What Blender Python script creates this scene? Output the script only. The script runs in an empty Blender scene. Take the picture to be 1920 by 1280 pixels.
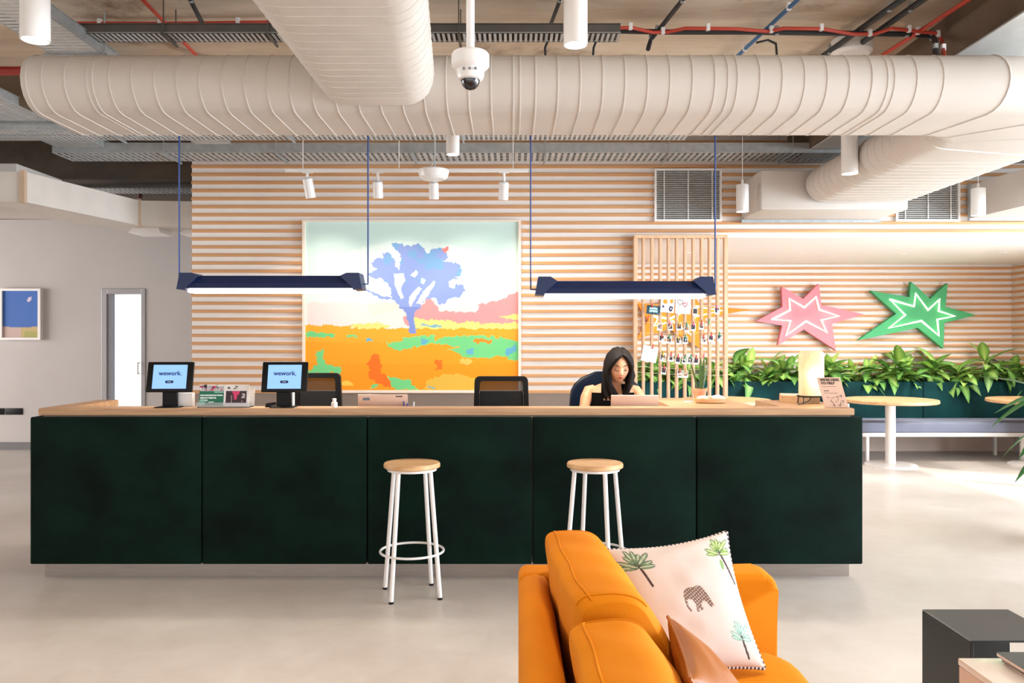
import bpy, bmesh, math, random
import numpy as np
from mathutils import Vector, Matrix
random.seed(7); R = math.radians
scene = bpy.context.scene
COL = scene.collection
# ------------------------------------------------------------------ camera, world, lights, exposure
F = 1500.0; CX = 960.0; CY = 640.0; CH = 1.42
cam_d = bpy.data.cameras.new('camera'); cam = bpy.data.objects.new('camera', cam_d); COL.objects.link(cam)
cam_d.lens = F / 1920 * 36; cam_d.sensor_width = 36; cam_d.clip_start = 0.05; cam_d.clip_end = 100
cam.location = (0, 0, CH); cam.rotation_euler = (R(90), 0, 0)
scene.camera = cam
scene.view_settings.view_transform = 'Standard'; scene.view_settings.look = 'None'
scene.view_settings.gamma = 1; scene.view_settings.use_curve_mapping = False
scene.view_settings.exposure = 0.24
w = bpy.data.worlds.new('world'); scene.world = w; w.use_nodes = True
w.node_tree.nodes['Background'].inputs[0].default_value = (0.95, 0.97, 1.0, 1)
w.node_tree.nodes['Background'].inputs[1].default_value = 1.1
def area(name, loc, rot, sx, sy, power, col, spread=180):
    l = bpy.data.lights.new(name, 'AREA'); l.shape = 'RECTANGLE'; l.size = sx; l.size_y = sy
    l.energy = power; l.color = col; l.spread = R(spread)
    o = bpy.data.objects.new(name, l); COL.objects.link(o); o.location = loc; o.rotation_euler = rot
    return o
def spot(name, loc, target, power, col, ang=60, blend=0.6, rad=0.04):
    l = bpy.data.lights.new(name, 'SPOT'); l.energy = power; l.color = col; l.spot_size = R(ang); l.spot_blend = blend
    l.shadow_soft_size = rad
    o = bpy.data.objects.new(name, l); COL.objects.link(o); o.location = loc
    o.rotation_euler = (Vector(target) - Vector(loc)).to_track_quat('-Z', 'Y').to_euler()
    return o
# daylight entering through the glazed right side and the glazed front behind the camera
area('window_daylight_right', (8.6, 3.6, 1.6), (0, R(90), 0), 2.6, 9.0, 1250, (0.79, 0.90, 1.0))
area('window_daylight_rear', (0.5, -4.6, 1.2), (R(84), 0, 0), 15.0, 2.0, 95, (1.0, 0.95, 0.92))
for lx in (-3.6, -1.9, 0.5, 2.0): spot('room_downlight', (lx, 2.1, 2.75), (lx, 2.3, 0), 60, (1.0, 0.86, 0.74), 84, 0.8, 0.06)
area('fill_light_left', (-11.4, 7.0, 1.7), (0, R(-90), 0), 2.4, 6.0, 400, (1.0, 0.96, 0.95))  # added fill lamp to brighten the left wall and floor, not a window
sl = bpy.data.lights.new('sun', 'SUN'); sl.energy = 5.0; sl.angle = R(0.6); sl.color = (1, .95, .88)
so_ = bpy.data.objects.new('sun', sl); COL.objects.link(so_); so_.rotation_euler = Vector((-3.8, 2.7, -2.4)).to_track_quat('-Z', 'Y').to_euler()

# ------------------------------------------------------------------ helpers
def P(px, py, D): return Vector(((px - CX) / F * D, D, CH - (py - CY) / F * D))
def PZ(px, py, Z):
    D = (CH - Z) * F / (py - CY); return P(px, py, D)
def lin(c):
    c = c / 255.0
    return c / 12.92 if c <= 0.04045 else ((c + 0.055) / 1.055) ** 2.4
def srgb(h):
    if isinstance(h, str): h = tuple(int(h[i:i + 2], 16) for i in (0, 2, 4))
    return (lin(h[0]), lin(h[1]), lin(h[2]), 1)
MATS = {}
def mat(name, col, rough=0.5, metal=0.0, var=0.06, scale=6.0, bump=0.0, bscale=60.0, stretch=(1, 1, 1), emit=0.0,
        col2=None, sheen=0.0, alpha=1.0, trans=0.0, coat=0.0, spec=0.5, vcol=None):
    if name in MATS: return MATS[name]
    m = bpy.data.materials.new(name); m.use_nodes = True; nt = m.node_tree; N = nt.nodes; L = nt.links
    b = N['Principled BSDF']; b.inputs['Roughness'].default_value = rough; b.inputs['Metallic'].default_value = metal
    b.inputs['Specular IOR Level'].default_value = spec
    c = srgb(col)
    tc = N.new('ShaderNodeTexCoord'); mp = N.new('ShaderNodeMapping'); L.new(tc.outputs['Object'], mp.inputs[0])
    mp.inputs['Scale'].default_value = stretch
    if vcol:
        a = N.new('ShaderNodeVertexColor'); a.layer_name = vcol; L.new(a.outputs[0], b.inputs['Base Color'])
    else:
        nz = N.new('ShaderNodeTexNoise'); nz.inputs['Scale'].default_value = scale; nz.inputs['Detail'].default_value = 5
        L.new(mp.outputs[0], nz.inputs['Vector'])
        rp = N.new('ShaderNodeValToRGB'); L.new(nz.outputs['Fac'], rp.inputs[0])
        if col2 is not None: c1, c2 = c, srgb(col2)
        else:
            c1 = tuple(max(0, x * (1 - var)) for x in c[:3]) + (1,); c2 = tuple(min(1, x * (1 + var)) for x in c[:3]) + (1,)
        rp.color_ramp.elements[0].position = 0.3; rp.color_ramp.elements[1].position = 0.7
        rp.color_ramp.elements[0].color = c1; rp.color_ramp.elements[1].color = c2
        L.new(rp.outputs[0], b.inputs['Base Color'])
    if bump > 0:
        n2 = N.new('ShaderNodeTexNoise'); n2.inputs['Scale'].default_value = bscale; n2.inputs['Detail'].default_value = 4
        L.new(mp.outputs[0], n2.inputs['Vector'])
        bp = N.new('ShaderNodeBump'); bp.inputs['Strength'].default_value = bump; bp.inputs['Distance'].default_value = 0.01
        L.new(n2.outputs['Fac'], bp.inputs['Height']); L.new(bp.outputs[0], b.inputs['Normal'])
    if emit > 0:
        b.inputs['Emission Color'].default_value = c; b.inputs['Emission Strength'].default_value = emit
        if vcol: L.new(a.outputs[0], b.inputs['Emission Color'])
    if sheen > 0:
        b.inputs['Sheen Weight'].default_value = sheen; b.inputs['Sheen Tint'].default_value = c; b.inputs['Sheen Roughness'].default_value = 0.4
    if coat > 0: b.inputs['Coat Weight'].default_value = coat
    if alpha < 1: b.inputs['Alpha'].default_value = alpha
    if trans > 0: b.inputs['Transmission Weight'].default_value = trans
    MATS[name] = m; return m
def worldloc(p):
    v = Vector((0, 0, 0))
    while p is not None: v += p.location; p = p.parent
    return v
def finish(name, me, m=None, parent=None, smooth=True, local=False, label=None, kind=None, angle=40):
    if parent is not None and not local:
        off = worldloc(parent)
        if off.length > 0: me.transform(Matrix.Translation(-off))
    if m is not None:
        for mm in (m if isinstance(m, (list, tuple)) else [m]): me.materials.append(mm)
    if smooth:
        me.shade_smooth()
        try: me.set_sharp_from_angle(angle=R(angle))
        except Exception: pass
    o = bpy.data.objects.new(name, me); COL.objects.link(o)
    if parent is not None: o.parent = parent
    if label: o['label'] = label
    if kind: o['kind'] = kind
    return o
def obj(name, bm, m=None, parent=None, **k):
    me = bpy.data.meshes.new(name); bmesh.ops.recalc_face_normals(bm, faces=bm.faces); bm.to_mesh(me); bm.free()
    return finish(name, me, m, parent, **k)
def thing(name, label, cat, loc=(0, 0, 0), group=None):
    o = bpy.data.objects.new(name, None); o.empty_display_size = 0.1; COL.objects.link(o); o.location = loc
    return tag(o, label, cat, group)
def tag(o, label, cat, group=None):
    o['label'] = label; o['category'] = cat
    if group: o['group'] = group
    return o
def struct(o): o['kind'] = 'structure'; return o
def B(): return bmesh.new()
def box(bm, x0, x1, y0, y1, z0, z1, bev=0.0, seg=2, rot=None, piv=None):
    r = bmesh.ops.create_cube(bm, size=1.0)
    vs = r['verts']
    for v in vs:
        v.co = Vector((x0 + (v.co.x + .5) * (x1 - x0), y0 + (v.co.y + .5) * (y1 - y0), z0 + (v.co.z + .5) * (z1 - z0)))
    if bev > 0:
        es = list({e for v in vs for e in v.link_edges})
        g = bmesh.ops.bevel(bm, geom=es, offset=bev, segments=seg, affect='EDGES', profile=0.5)
        vs = list({v for f in g['faces'] for v in f.verts} | {v for v in vs if v.is_valid})
    if rot is not None:
        pv = Vector(piv) if piv is not None else Vector(((x0 + x1) / 2, (y0 + y1) / 2, (z0 + z1) / 2))
        bmesh.ops.rotate(bm, verts=vs, cent=pv, matrix=rot)
    return vs
def loft(bm, secs, closed=True, cap=True):
    rows = [[bm.verts.new(p) for p in s] for s in secs]
    n = len(rows[0])
    for a, b in zip(rows, rows[1:]):
        for i in range(n if closed else n - 1):
            j = (i + 1) % n
            try: bm.faces.new((a[i], a[j], b[j], b[i]))
            except ValueError: pass
    if cap and closed:
        bm.faces.new(rows[0][::-1]); bm.faces.new(rows[-1])
    return rows
def tube(bm, pts, r, n=8, cap=True):
    pts = [Vector(p) for p in pts]; secs = []
    rr = r if isinstance(r, (list, tuple)) else [r] * len(pts)
    prev = None
    for i, p in enumerate(pts):
        t = ((pts[min(i + 1, len(pts) - 1)] - p).normalized() + (p - pts[max(i - 1, 0)]).normalized()).normalized()
        if prev is None:
            up = Vector((0, 0, 1)) if abs(t.z) < 0.9 else Vector((1, 0, 0)); s = t.cross(up).normalized()
        else: s = (prev - t * prev.dot(t)).normalized()
        prev = s; u = t.cross(s)
        secs.append([p + (s * math.cos(2 * math.pi * k / n) + u * math.sin(2 * math.pi * k / n)) * rr[i] for k in range(n)])
    loft(bm, secs, True, cap)
def ring(bm, c, rad, r, n=32, m=8, rx=1, ry=1):
    pts = [Vector(c) + Vector((math.cos(2 * math.pi * i / n) * rad * rx, math.sin(2 * math.pi * i / n) * rad * ry, 0)) for i in range(n)]
    rows = []
    for i, p in enumerate(pts):
        d = (p - Vector(c)).normalized()
        rows.append([bm.verts.new(p + d * math.cos(2 * math.pi * k / m) * r + Vector((0, 0, math.sin(2 * math.pi * k / m) * r))) for k in range(m)])
    for i in range(n):
        a, b = rows[i], rows[(i + 1) % n]
        for k in range(m): bm.faces.new((a[k], a[(k + 1) % m], b[(k + 1) % m], b[k]))
def lathe(bm, prof, c=(0, 0, 0), n=32, axis=None):
    secs = []
    M = axis if axis is not None else Matrix.Identity(3)
    for r, z in prof:
        secs.append([Vector(c) + M @ Vector((math.cos(2 * math.pi * k / n) * max(r, 1e-4), math.sin(2 * math.pi * k / n) * max(r, 1e-4), z)) for k in range(n)])
    loft(bm, secs, True, True)
def prism(bm, poly, d0, d1, ax='y'):
    """polygon of 2D points (a,b) extruded along an axis"""
    def mk(a, b, d):
        return {'y': (a, d, b), 'x': (d, a, b), 'z': (a, b, d)}[ax]
    loft(bm, [[Vector(mk(a, b, d0)) for a, b in poly], [Vector(mk(a, b, d1)) for a, b in poly]])
def dup(root, loc=None, rz=None, label=None):
    def cp(o, par):
        c = o.copy(); COL.objects.link(c)
        if par is not None: c.parent = par
        for ch in list(o.children): cp(ch, c)
        return c
    r = cp(root, None)
    if loc is not None: r.location = loc
    if rz is not None: r.rotation_euler[2] = rz
    if label: r['label'] = label
    return r
def text(s, name, size, m, parent, M, ext=0.0008, bold=0.0, align='CENTER'):
    c = bpy.data.curves.new(name, 'FONT'); c.body = s; c.size = size; c.extrude = ext; c.align_x = align; c.align_y = 'CENTER'; c.offset = bold
    c.resolution_u = 3
    t = bpy.data.objects.new(name, c); COL.objects.link(t)
    me = bpy.data.meshes.new_from_object(t.evaluated_get(bpy.context.evaluated_depsgraph_get())); me.name = name
    bpy.data.objects.remove(t); me.transform(M)
    return finish(name, me, m, parent, smooth=False)
# raster drawing turned into colour-attribute grids (flat print)
def inpoly(poly, X, Y):
    c = np.zeros(X.shape, bool); n = len(poly)
    for i in range(n):
        x1, y1 = poly[i]; x2, y2 = poly[(i + 1) % n]
        if y1 == y2: continue
        cond = ((y1 > Y) != (y2 > Y)) & (X < (x2 - x1) * (Y - y1) / (y2 - y1) + x1)
        c ^= cond
    return c
def vnoise(X, Y, s, seed=0):
    rng = np.random.RandomState(seed); g = rng.rand(64, 64)
    x = X / s; y = Y / s; xi = np.floor(x).astype(int); yi = np.floor(y).astype(int); fx = x - xi; fy = y - yi
    fx = fx * fx * (3 - 2 * fx); fy = fy * fy * (3 - 2 * fy)
    a = g[yi % 64, xi % 64]; b = g[yi % 64, (xi + 1) % 64]; c = g[(yi + 1) % 64, xi % 64]; d = g[(yi + 1) % 64, (xi + 1) % 64]
    return (a * (1 - fx) + b * fx) * (1 - fy) + (c * (1 - fx) + d * fx) * fy - 0.5
def linarr(A):
    A = np.clip(A / 255.0, 0, 1); return np.where(A <= 0.04045, A / 12.92, ((A + 0.055) / 1.055) ** 2.4)
def grid_mesh(name, pos, rgb):
    """pos (ny,nx,3), rgb (ny,nx,3) in 0..255 srgb"""
    ny, nx = pos.shape[:2]
    me = bpy.data.meshes.new(name)
    idx = np.arange(nx * ny).reshape(ny, nx)
    q = np.stack([idx[:-1, :-1], idx[1:, :-1], idx[1:, 1:], idx[:-1, 1:]], -1).reshape(-1, 4)
    me.vertices.add(nx * ny); me.vertices.foreach_set('co', pos.reshape(-1).astype(np.float32))
    me.loops.add(q.size); me.loops.foreach_set('vertex_index', q.reshape(-1).astype(np.int32))
    me.polygons.add(len(q)); me.polygons.foreach_set('loop_start', (np.arange(len(q)) * 4).astype(np.int32))
    me.update(calc_edges=True)
    at = me.color_attributes.new('print', 'FLOAT_COLOR', 'POINT')
    c = np.ones((nx * ny, 4), np.float32); c[:, :3] = linarr(rgb.reshape(-1, 3)); at.data.foreach_set('color', c.reshape(-1))
    return me
def flat_print(name, o, ux, uy, nx, ny, drawer, m, parent, **k):
    """o: top-left corner, ux: full vector right, uy: full vector down"""
    u = np.linspace(0, 1, nx)[None, :].repeat(ny, 0); v = np.linspace(0, 1, ny)[:, None].repeat(nx, 1)
    pos = np.array(o)[None, None] + u[..., None] * np.array(ux) + v[..., None] * np.array(uy)
    return finish(name, grid_mesh(name, pos, drawer(u, v)), m, parent, smooth=False, **k)

# ------------------------------------------------------------------ materials
M_plaster = mat('plaster_white', 'DCD3CC', 0.8, bump=0.05, bscale=120, var=0.02)
M_pink = mat('plaster_pinkish', 'C0BAB7', 0.85, bump=0.04, bscale=90, var=0.03, scale=1.5)
M_slatback = mat('slat_backing_white', 'E9E2DC', 0.7, var=0.02)
M_slat = mat('pine_slat', 'BC8050', 0.6, col2='DBAA78', scale=1.0, stretch=(0.9, 0.9, 26), bump=0.05, bscale=30)
M_wood = mat('counter_wood', 'B28660', 0.42, col2='CCA47C', scale=3.0, stretch=(1, 8, 20), bump=0.03, bscale=25)
M_oak = mat('oak_top', 'C99B6C', 0.4, col2='E0B88A', scale=4.0, stretch=(1.2, 9, 9), bump=0.03, bscale=20)
M_lattice = mat('lattice_wood', 'D8AE88', 0.5, col2='E8C5A2', scale=4.0, stretch=(8, 8, 0.8))
M_velvet = mat('velvet_green_dark', '04100C', 0.9, col2='08221A', scale=3.2, stretch=(1, 1, 1.3), sheen=0.05, bump=0.1, bscale=90, spec=0.15)
M_velvet2 = mat('velvet_teal', '082A2B', 0.85, col2='104243', scale=3.0, sheen=0.15, bump=0.1, bscale=60, spec=0.2)
M_steel = mat('brushed_steel', 'A89F98', 0.38, 0.85, bump=0.03, bscale=40, stretch=(1, 1, 12))
M_galv = mat('galvanised_steel', 'A9ADAE', 0.45, 0.35, var=0.12, scale=20)
M_duct = mat('duct_paint', 'C8C0B8', 0.55, bump=0.05, bscale=8, var=0.03, scale=3)
M_duct2 = mat('duct_wrap', 'CBC3BA', 0.6, bump=0.1, bscale=10, var=0.04)
M_concrete = mat('concrete_ceiling', 'B8A48C', 0.9, col2='DCCFBC', scale=2.2, stretch=(0.6, 2.0, 1), bump=0.3, bscale=14)
def stained():
    m = M_concrete; nt = m.node_tree; N = nt.nodes; L = nt.links; b = N['Principled BSDF']; src = b.inputs['Base Color'].links[0].from_socket
    tc = N.new('ShaderNodeTexCoord'); nz = N.new('ShaderNodeTexNoise'); nz.inputs['Scale'].default_value = 1.15; nz.inputs['Detail'].default_value = 9; nz.inputs['Roughness'].default_value = .65; nz.inputs['Distortion'].default_value = .6
    L.new(tc.outputs['Object'], nz.inputs['Vector']); rp = N.new('ShaderNodeValToRGB'); L.new(nz.outputs['Fac'], rp.inputs[0]); rp.color_ramp.elements[0].position = .55; rp.color_ramp.elements[1].position = .70
    mx = N.new('ShaderNodeMix'); mx.data_type = 'RGBA'; L.new(rp.outputs[0], mx.inputs[0]); L.new(src, mx.inputs[6]); mx.inputs[7].default_value = srgb('7A5F45'); L.new(mx.outputs[2], b.inputs['Base Color'])
stained()
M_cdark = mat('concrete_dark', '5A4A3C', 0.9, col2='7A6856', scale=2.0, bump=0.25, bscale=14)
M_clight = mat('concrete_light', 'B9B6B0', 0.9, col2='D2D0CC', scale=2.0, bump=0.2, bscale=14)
M_white = mat('white_paint', 'EDE9E6', 0.35, var=0.02)
M_whitep = mat('white_plastic', 'E8E6E4', 0.3, var=0.01)
M_black = mat('black_plastic', '070808', 0.5, var=0.1, spec=.25)
M_mblack = mat('black_metal', '26292A', 0.32, 0.1, var=0.1)
M_navy = mat('navy_metal', '14254F', 0.4, 0.1, var=0.05)
M_navycord = mat('navy_cord', '22407E', 0.5, var=0.05)
M_red = mat('red_conduit', 'C2412C', 0.5, var=0.08)
M_blue = mat('blue_conduit', '3A6C9C', 0.5, var=0.08)
M_blackpipe = mat('black_conduit', '25272A', 0.5, var=0.15)
M_print = mat('printed_sheet', 'FFFFFF', 0.55, vcol='print')
M_lamp = mat('lamp_diffuser', 'FFF4E6', 0.5, emit=5.0, var=0.0)
M_tube = mat('light_tube', 'FFEFE0', 0.5, emit=3.2, var=0.0)
M_neon = mat('neon_tube', 'FFF6DC', 0.4, emit=2.0, var=0.0)
M_glasslit = mat('frosted_glass_daylit', 'EDF4F8', 0.4, emit=0.75, var=0.01, scale=1.0)
M_grey = mat('grey_frame', 'A19E9F', 0.4, 0.4, var=0.04)
M_greylam = mat('grey_laminate', '8A7A6F', 0.5, var=0.06, scale=2.0)

# ------------------------------------------------------------------ the room
def floor_material():
    m = bpy.data.materials.new('polished_concrete_floor'); m.use_nodes = True; nt = m.node_tree; N = nt.nodes; L = nt.links
    b = N['Principled BSDF']; tc = N.new('ShaderNodeTexCoord')
    n1 = N.new('ShaderNodeTexNoise'); n1.inputs['Scale'].default_value = 0.9; n1.inputs['Detail'].default_value = 6; L.new(tc.outputs['Object'], n1.inputs['Vector'])
    n2 = N.new('ShaderNodeTexNoise'); n2.inputs['Scale'].default_value = 7; n2.inputs['Detail'].default_value = 8; n2.inputs['Distortion'].default_value = 0.8
    L.new(tc.outputs['Object'], n2.inputs['Vector'])
    mx = N.new('ShaderNodeMath'); mx.operation = 'MULTIPLY_ADD'; L.new(n2.outputs['Fac'], mx.inputs[0]); mx.inputs[1].default_value = 0.35; L.new(n1.outputs['Fac'], mx.inputs[2])
    rp = N.new('ShaderNodeValToRGB'); L.new(mx.outputs[0], rp.inputs[0])
    rp.color_ramp.elements[0].position = 0.45; rp.color_ramp.elements[1].position = 0.9
    rp.color_ramp.elements[0].color = srgb('BDB2A8'); rp.color_ramp.elements[1].color = srgb('D6CEC6')
    L.new(rp.outputs[0], b.inputs['Base Color'])
    r2 = N.new('ShaderNodeMapRange'); L.new(n2.outputs['Fac'], r2.inputs[0]); r2.inputs[3].default_value = 0.28; r2.inputs[4].default_value = 0.42
    L.new(r2.outputs[0], b.inputs['Roughness'])
    bp = N.new('ShaderNodeBump'); bp.inputs['Strength'].default_value = 0.05; bp.inputs['Distance'].default_value = 0.01; L.new(n2.outputs['Fac'], bp.inputs['Height']); L.new(bp.outputs[0], b.inputs['Normal'])
    return m
ZC = 3.4; DM = 7.7; DA = 10.4; DL = 10.5
b = B(); box(b, -12, 9, -5, 11, -0.1, 0); struct(obj('floor', b, floor_material(), smooth=False))
b = B(); box(b, -12, 9, -5, 11, ZC, ZC + 0.15); struct(obj('ceiling', b, M_concrete, smooth=False))
# wall on the far left with the narrow window
wx0, wx1, wz1 = P(191, 0, DL).x, P(273, 0, DL).x, P(0, 541, DL).z
b = B(); box(b, -12, wx0, DL, DL + .25, 0, ZC); box(b, wx1, -2.9, DL, DL + .25, 0, ZC); box(b, wx0, wx1, DL, DL + .25, wz1, ZC)
struct(obj('wall_left_rear', b, M_pink, smooth=False))
b = B(); box(b, -12.2, -12, -5, 11, 0, 0.5); box(b, -12.2, -12, -5, 11, 2.9, ZC); box(b, -12.2, -12, -5, 4, 0, ZC); struct(obj('wall_left', b, M_pink, smooth=False))
b = B(); box(b, -12, wx0, DL - .02, DL, 0, 0.1); struct(obj('baseboard_left', b, mat('grey_skirting', '6F6D6E', 0.5), smooth=False))
wn = bpy.data.objects.new('window_1', None); COL.objects.link(wn); wn.location = ((wx0 + wx1) / 2, DL, 0); struct(wn)
b = B(); fw = 0.07
box(b, wx0, wx0 + fw, DL - .015, DL + .12, 0, wz1, .004); box(b, wx1 - fw * .8, wx1, DL - .015, DL + .12, 0, wz1, .004); box(b, wx0 + fw, wx1 - fw * .8, DL - .015, DL + .12, wz1 - fw, wz1, .004)
obj('window_frame', b, M_grey, wn, smooth=False)
b = B(); box(b, wx0 + fw, wx0 + fw + .05, DL + .0, DL + .1, 0, wz1 - fw); obj('reveal', b, mat('grey_reveal', '85848A', 0.5), wn, smooth=False)
b = B(); box(b, wx0 + fw, wx1 - fw * .8, DL + .10, DL + .115, 0, wz1 - fw); obj('pane', b, M_glasslit, wn, smooth=False)
b = B(); tube(b, [(wx1 - .075, DL - .02, 1.0), (wx1 - .075, DL - .06, 1.0), (wx1 - .075, DL - .06, 1.14), (wx1 - .075, DL - .02, 1.14)], .009); obj('handle', b, M_steel, wn)
b = B(); box(b, P(-60, 0, DL).x, P(9, 0, DL).x, DL - .012, DL, P(0, 777, DL).z, P(0, 765, DL).z, .003); box(b, P(11, 0, DL).x, P(43, 0, DL).x, DL - .012, DL, P(0, 777, DL).z, P(0, 765, DL).z, .003)
tag(obj('power_socket', b, M_black), 'black double power socket strip low on the pinkish left wall', 'socket')

# main slatted wall
X0 = P(360, 0, DM).x; XA = P(1192, 0, DM).x; XB = 6.5; ZA = 2.42
ZW = P(0, 738, DM).z
wb = bpy.data.objects.new('wall_back', None); COL.objects.link(wb); wb.location = (0, DM, 0); struct(wb)
G = [(P(1230, 0, DM).x, P(1348, 0, DM).x), (P(1681, 0, DM).x, P(1793, 0, DM).x)]; GZ0 = P(0, 412, DM).z; GZ1 = P(0, 321, DM).z
b = B()
box(b, X0, XA, DM, DM + .16, 0, ZC); box(b, XA, 9, DM, DM + .16, ZA + .05, ZC); box(b, XB, 9, DM, DM + .16, 0, ZA + .05)
obj('backing', b, M_slatback, wb, smooth=False)
b = B(); box(b, X0, XA, DM - .012, DM - .001, 0, ZW); obj('lower_panel', b, M_greylam, wb, smooth=False)
b = B(); box(b, XA, XB, DM, DA + .2, ZA, ZA + .05); obj('alcove_ceiling', b, mat('alcove_plaster', 'EFEBE7', 0.6, var=.01), wb, smooth=False)
b = B(); box(b, XA - .16, XA, DM + .16, DA + .2, 0, ZA); box(b, XB, XB + .16, DM + .16, DA + .2, 0, ZA); box(b, XA, XB, DA, DA + .2, 0, ZA); obj('alcove_backing', b, M_slatback, wb, smooth=False)
pitch = 15.05 * DM / F
slat_cache = {}
def slat(x0, x1, y, z, dx=True, h=0.030, d=0.022):
    key = (round(x1 - x0, 4), dx)
    if key not in slat_cache:
        bb = B(); L_ = (x1 - x0)
        if dx: box(bb, 0, L_, -d, 0, -h / 2, h / 2, .003, 1)
        else: box(bb, 0, d, 0, L_, -h / 2, h / 2, .003, 1)
        me = bpy.data.meshes.new('slat'); bb.to_mesh(me); bb.free(); me.materials.append(M_slat); slat_cache[key] = me
    o = bpy.data.objects.new('slat', slat_cache[key]); COL.objects.link(o); o.parent = wb
    o.location = Vector((x0, y, z)) - wb.location if dx else Vector((y, x0, z)) - wb.location
# rows on the front plane
z = P(0, 738 - 4, DM).z; k = 0
while z < ZC - .02:
    xr = XA if z < ZA + .02 else 9.0
    segs = [(X0, xr)]
    if GZ0 - .03 < z < GZ1 + .03: segs = [(X0, G[0][0] - .02), (G[0][1] + .03, G[1][0] - .02), (G[1][1] + .02, 9.0)]
    for s0, s1 in segs: slat(s0, s1, DM, z)
    if z < ZA: slat(XB, 9.0, DM, z)
    z += pitch
# rows in the alcove
z = ZA - .05
while z > 0.95:
    slat(XA, XB, DA, z); slat(DM + .02, DA - .03, XB - .022, z, dx=False)
    slat(DM + .2, DA - .03, XA, z, dx=False)
    z -= pitch
for i, (px, py) in enumerate(((1500, 474), (1690, 476), (1880, 474), (1290, 474))):  # green-star and lattice ones are added to brighten the alcove
    q = PZ(px, py, ZA); t = thing('downlight', ['small recessed downlight over the pink star', 'added small downlight over the green star', 'small recessed downlight at the right end of the alcove ceiling', 'added small downlight above the lattice screen'][i], 'downlight', (q.x, q.y, ZA), 'recessed alcove downlights')
    b = B(); lathe(b, [(.034, 0), (.042, 0), (.042, -.004), (.034, -.004)], (q.x, q.y, ZA), 24); obj('trim_ring', b, M_white, t)
    b = B(); lathe(b, [(0, -.001), (.034, -.001), (.034, -.003), (0, -.003)], (q.x, q.y, ZA), 24); obj('lens', b, M_lamp, t)
    spot('downlight_lamp', (q.x, q.y, ZA - .02), (q.x, q.y + .5, 0), 85, (1, .95, .9), 120, .8, .04)
b = B(); box(b, XA, XB, DA - .03, DA, 0, 0.48); obj('kick_panel', b, mat('pinkish_panel', 'D9C0AF', 0.6), wb, smooth=False)
# painted edge of the main wall, concrete beams
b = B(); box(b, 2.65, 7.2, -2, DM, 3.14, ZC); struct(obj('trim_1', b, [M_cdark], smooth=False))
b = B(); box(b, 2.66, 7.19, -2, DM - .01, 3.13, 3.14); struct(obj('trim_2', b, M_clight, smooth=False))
b = B(); box(b, -12, -3.4, 5.9, 6.25, 3.16, ZC); struct(obj('trim_3', b, M_cdark, smooth=False))
b = B(); box(b, -12, X0 - .02, 7.9, 10.5, 3.02, ZC); struct(obj('trim_4', b, mat('soffit_shade', '4A3F35', 0.9, var=.2), smooth=False))  # shade of the deep ceiling put into this slab's dark colour
# right wall: glazed, mullions only ; rear: glazed
wr = bpy.data.objects.new('wall_right', None); COL.objects.link(wr); wr.location = (9, 0, 0); struct(wr)
b = B(); box(b, 9, 9.15, -5, 11, 0, .25); box(b, 9, 9.15, -5, 11, 2.95, ZC); box(b, 9, 9.15, DM, 11, 0, ZC); obj('masonry', b, M_plaster, wr, smooth=False)
for y in (-5, -3, -1, 1, 3, 5, 7):
    b = B(); box(b, 9.02, 9.1, y - .03, y + .03, .25, 2.95); obj('mullion', b, M_grey, wr, smooth=False)

# air grilles
for gi, (g0, g1) in enumerate(G):
    lab = 'square white return air grille on slatted wall above the lattice screen' if gi == 0 else 'white louvred air grille partly hidden behind the big white duct'
    t = thing('air_grille', lab, 'grille', ((g0 + g1) / 2, DM, GZ0), 'air grilles on the slatted wall')
    f = 0.022; b = B()
    box(b, g0 - .02, g0, DM - .035, DM, GZ0 - .02, GZ1 + .02); box(b, g1, g1 + .02, DM - .035, DM, GZ0 - .02, GZ1 + .02)
    box(b, g0, g1, DM - .035, DM, GZ0 - .02, GZ0); box(b, g0, g1, DM - .035, DM, GZ1, GZ1 + .02); obj('frame', b, M_white, t, smooth=False)
    b = B(); box(b, g0, g1, DM - .004, DM - .001, GZ0, GZ1); obj('backing', b, mat('grille_dark', '5B5A59', 0.7), t, smooth=False)
    for q in (.12, .5, .88):
        xx = g0 + (g1 - g0) * q; b = B(); box(b, xx - .004, xx + .004, DM - .034, DM - .028, GZ0, GZ1); obj('bar', b, M_white, t, smooth=False)
    me = None; nl = 26
    for i in range(nl):
        zz = GZ0 + (i + .5) * (GZ1 - GZ0) / nl
        if me is None:
            bb = B(); box(bb, 0, g1 - g0, -.014, .0, -.0035, .0035, rot=Matrix.Rotation(R(28), 3, 'X'), piv=(0, 0, 0)); me = bpy.data.meshes.new('louvre'); bb.to_mesh(me); bb.free(); me.materials.append(mat('louvre_paint', 'B9B6B2', 0.5))
        o = bpy.data.objects.new('louvre', me); COL.objects.link(o); o.parent = t; o.location = Vector((g0, DM - .014, zz)) - t.location
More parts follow.
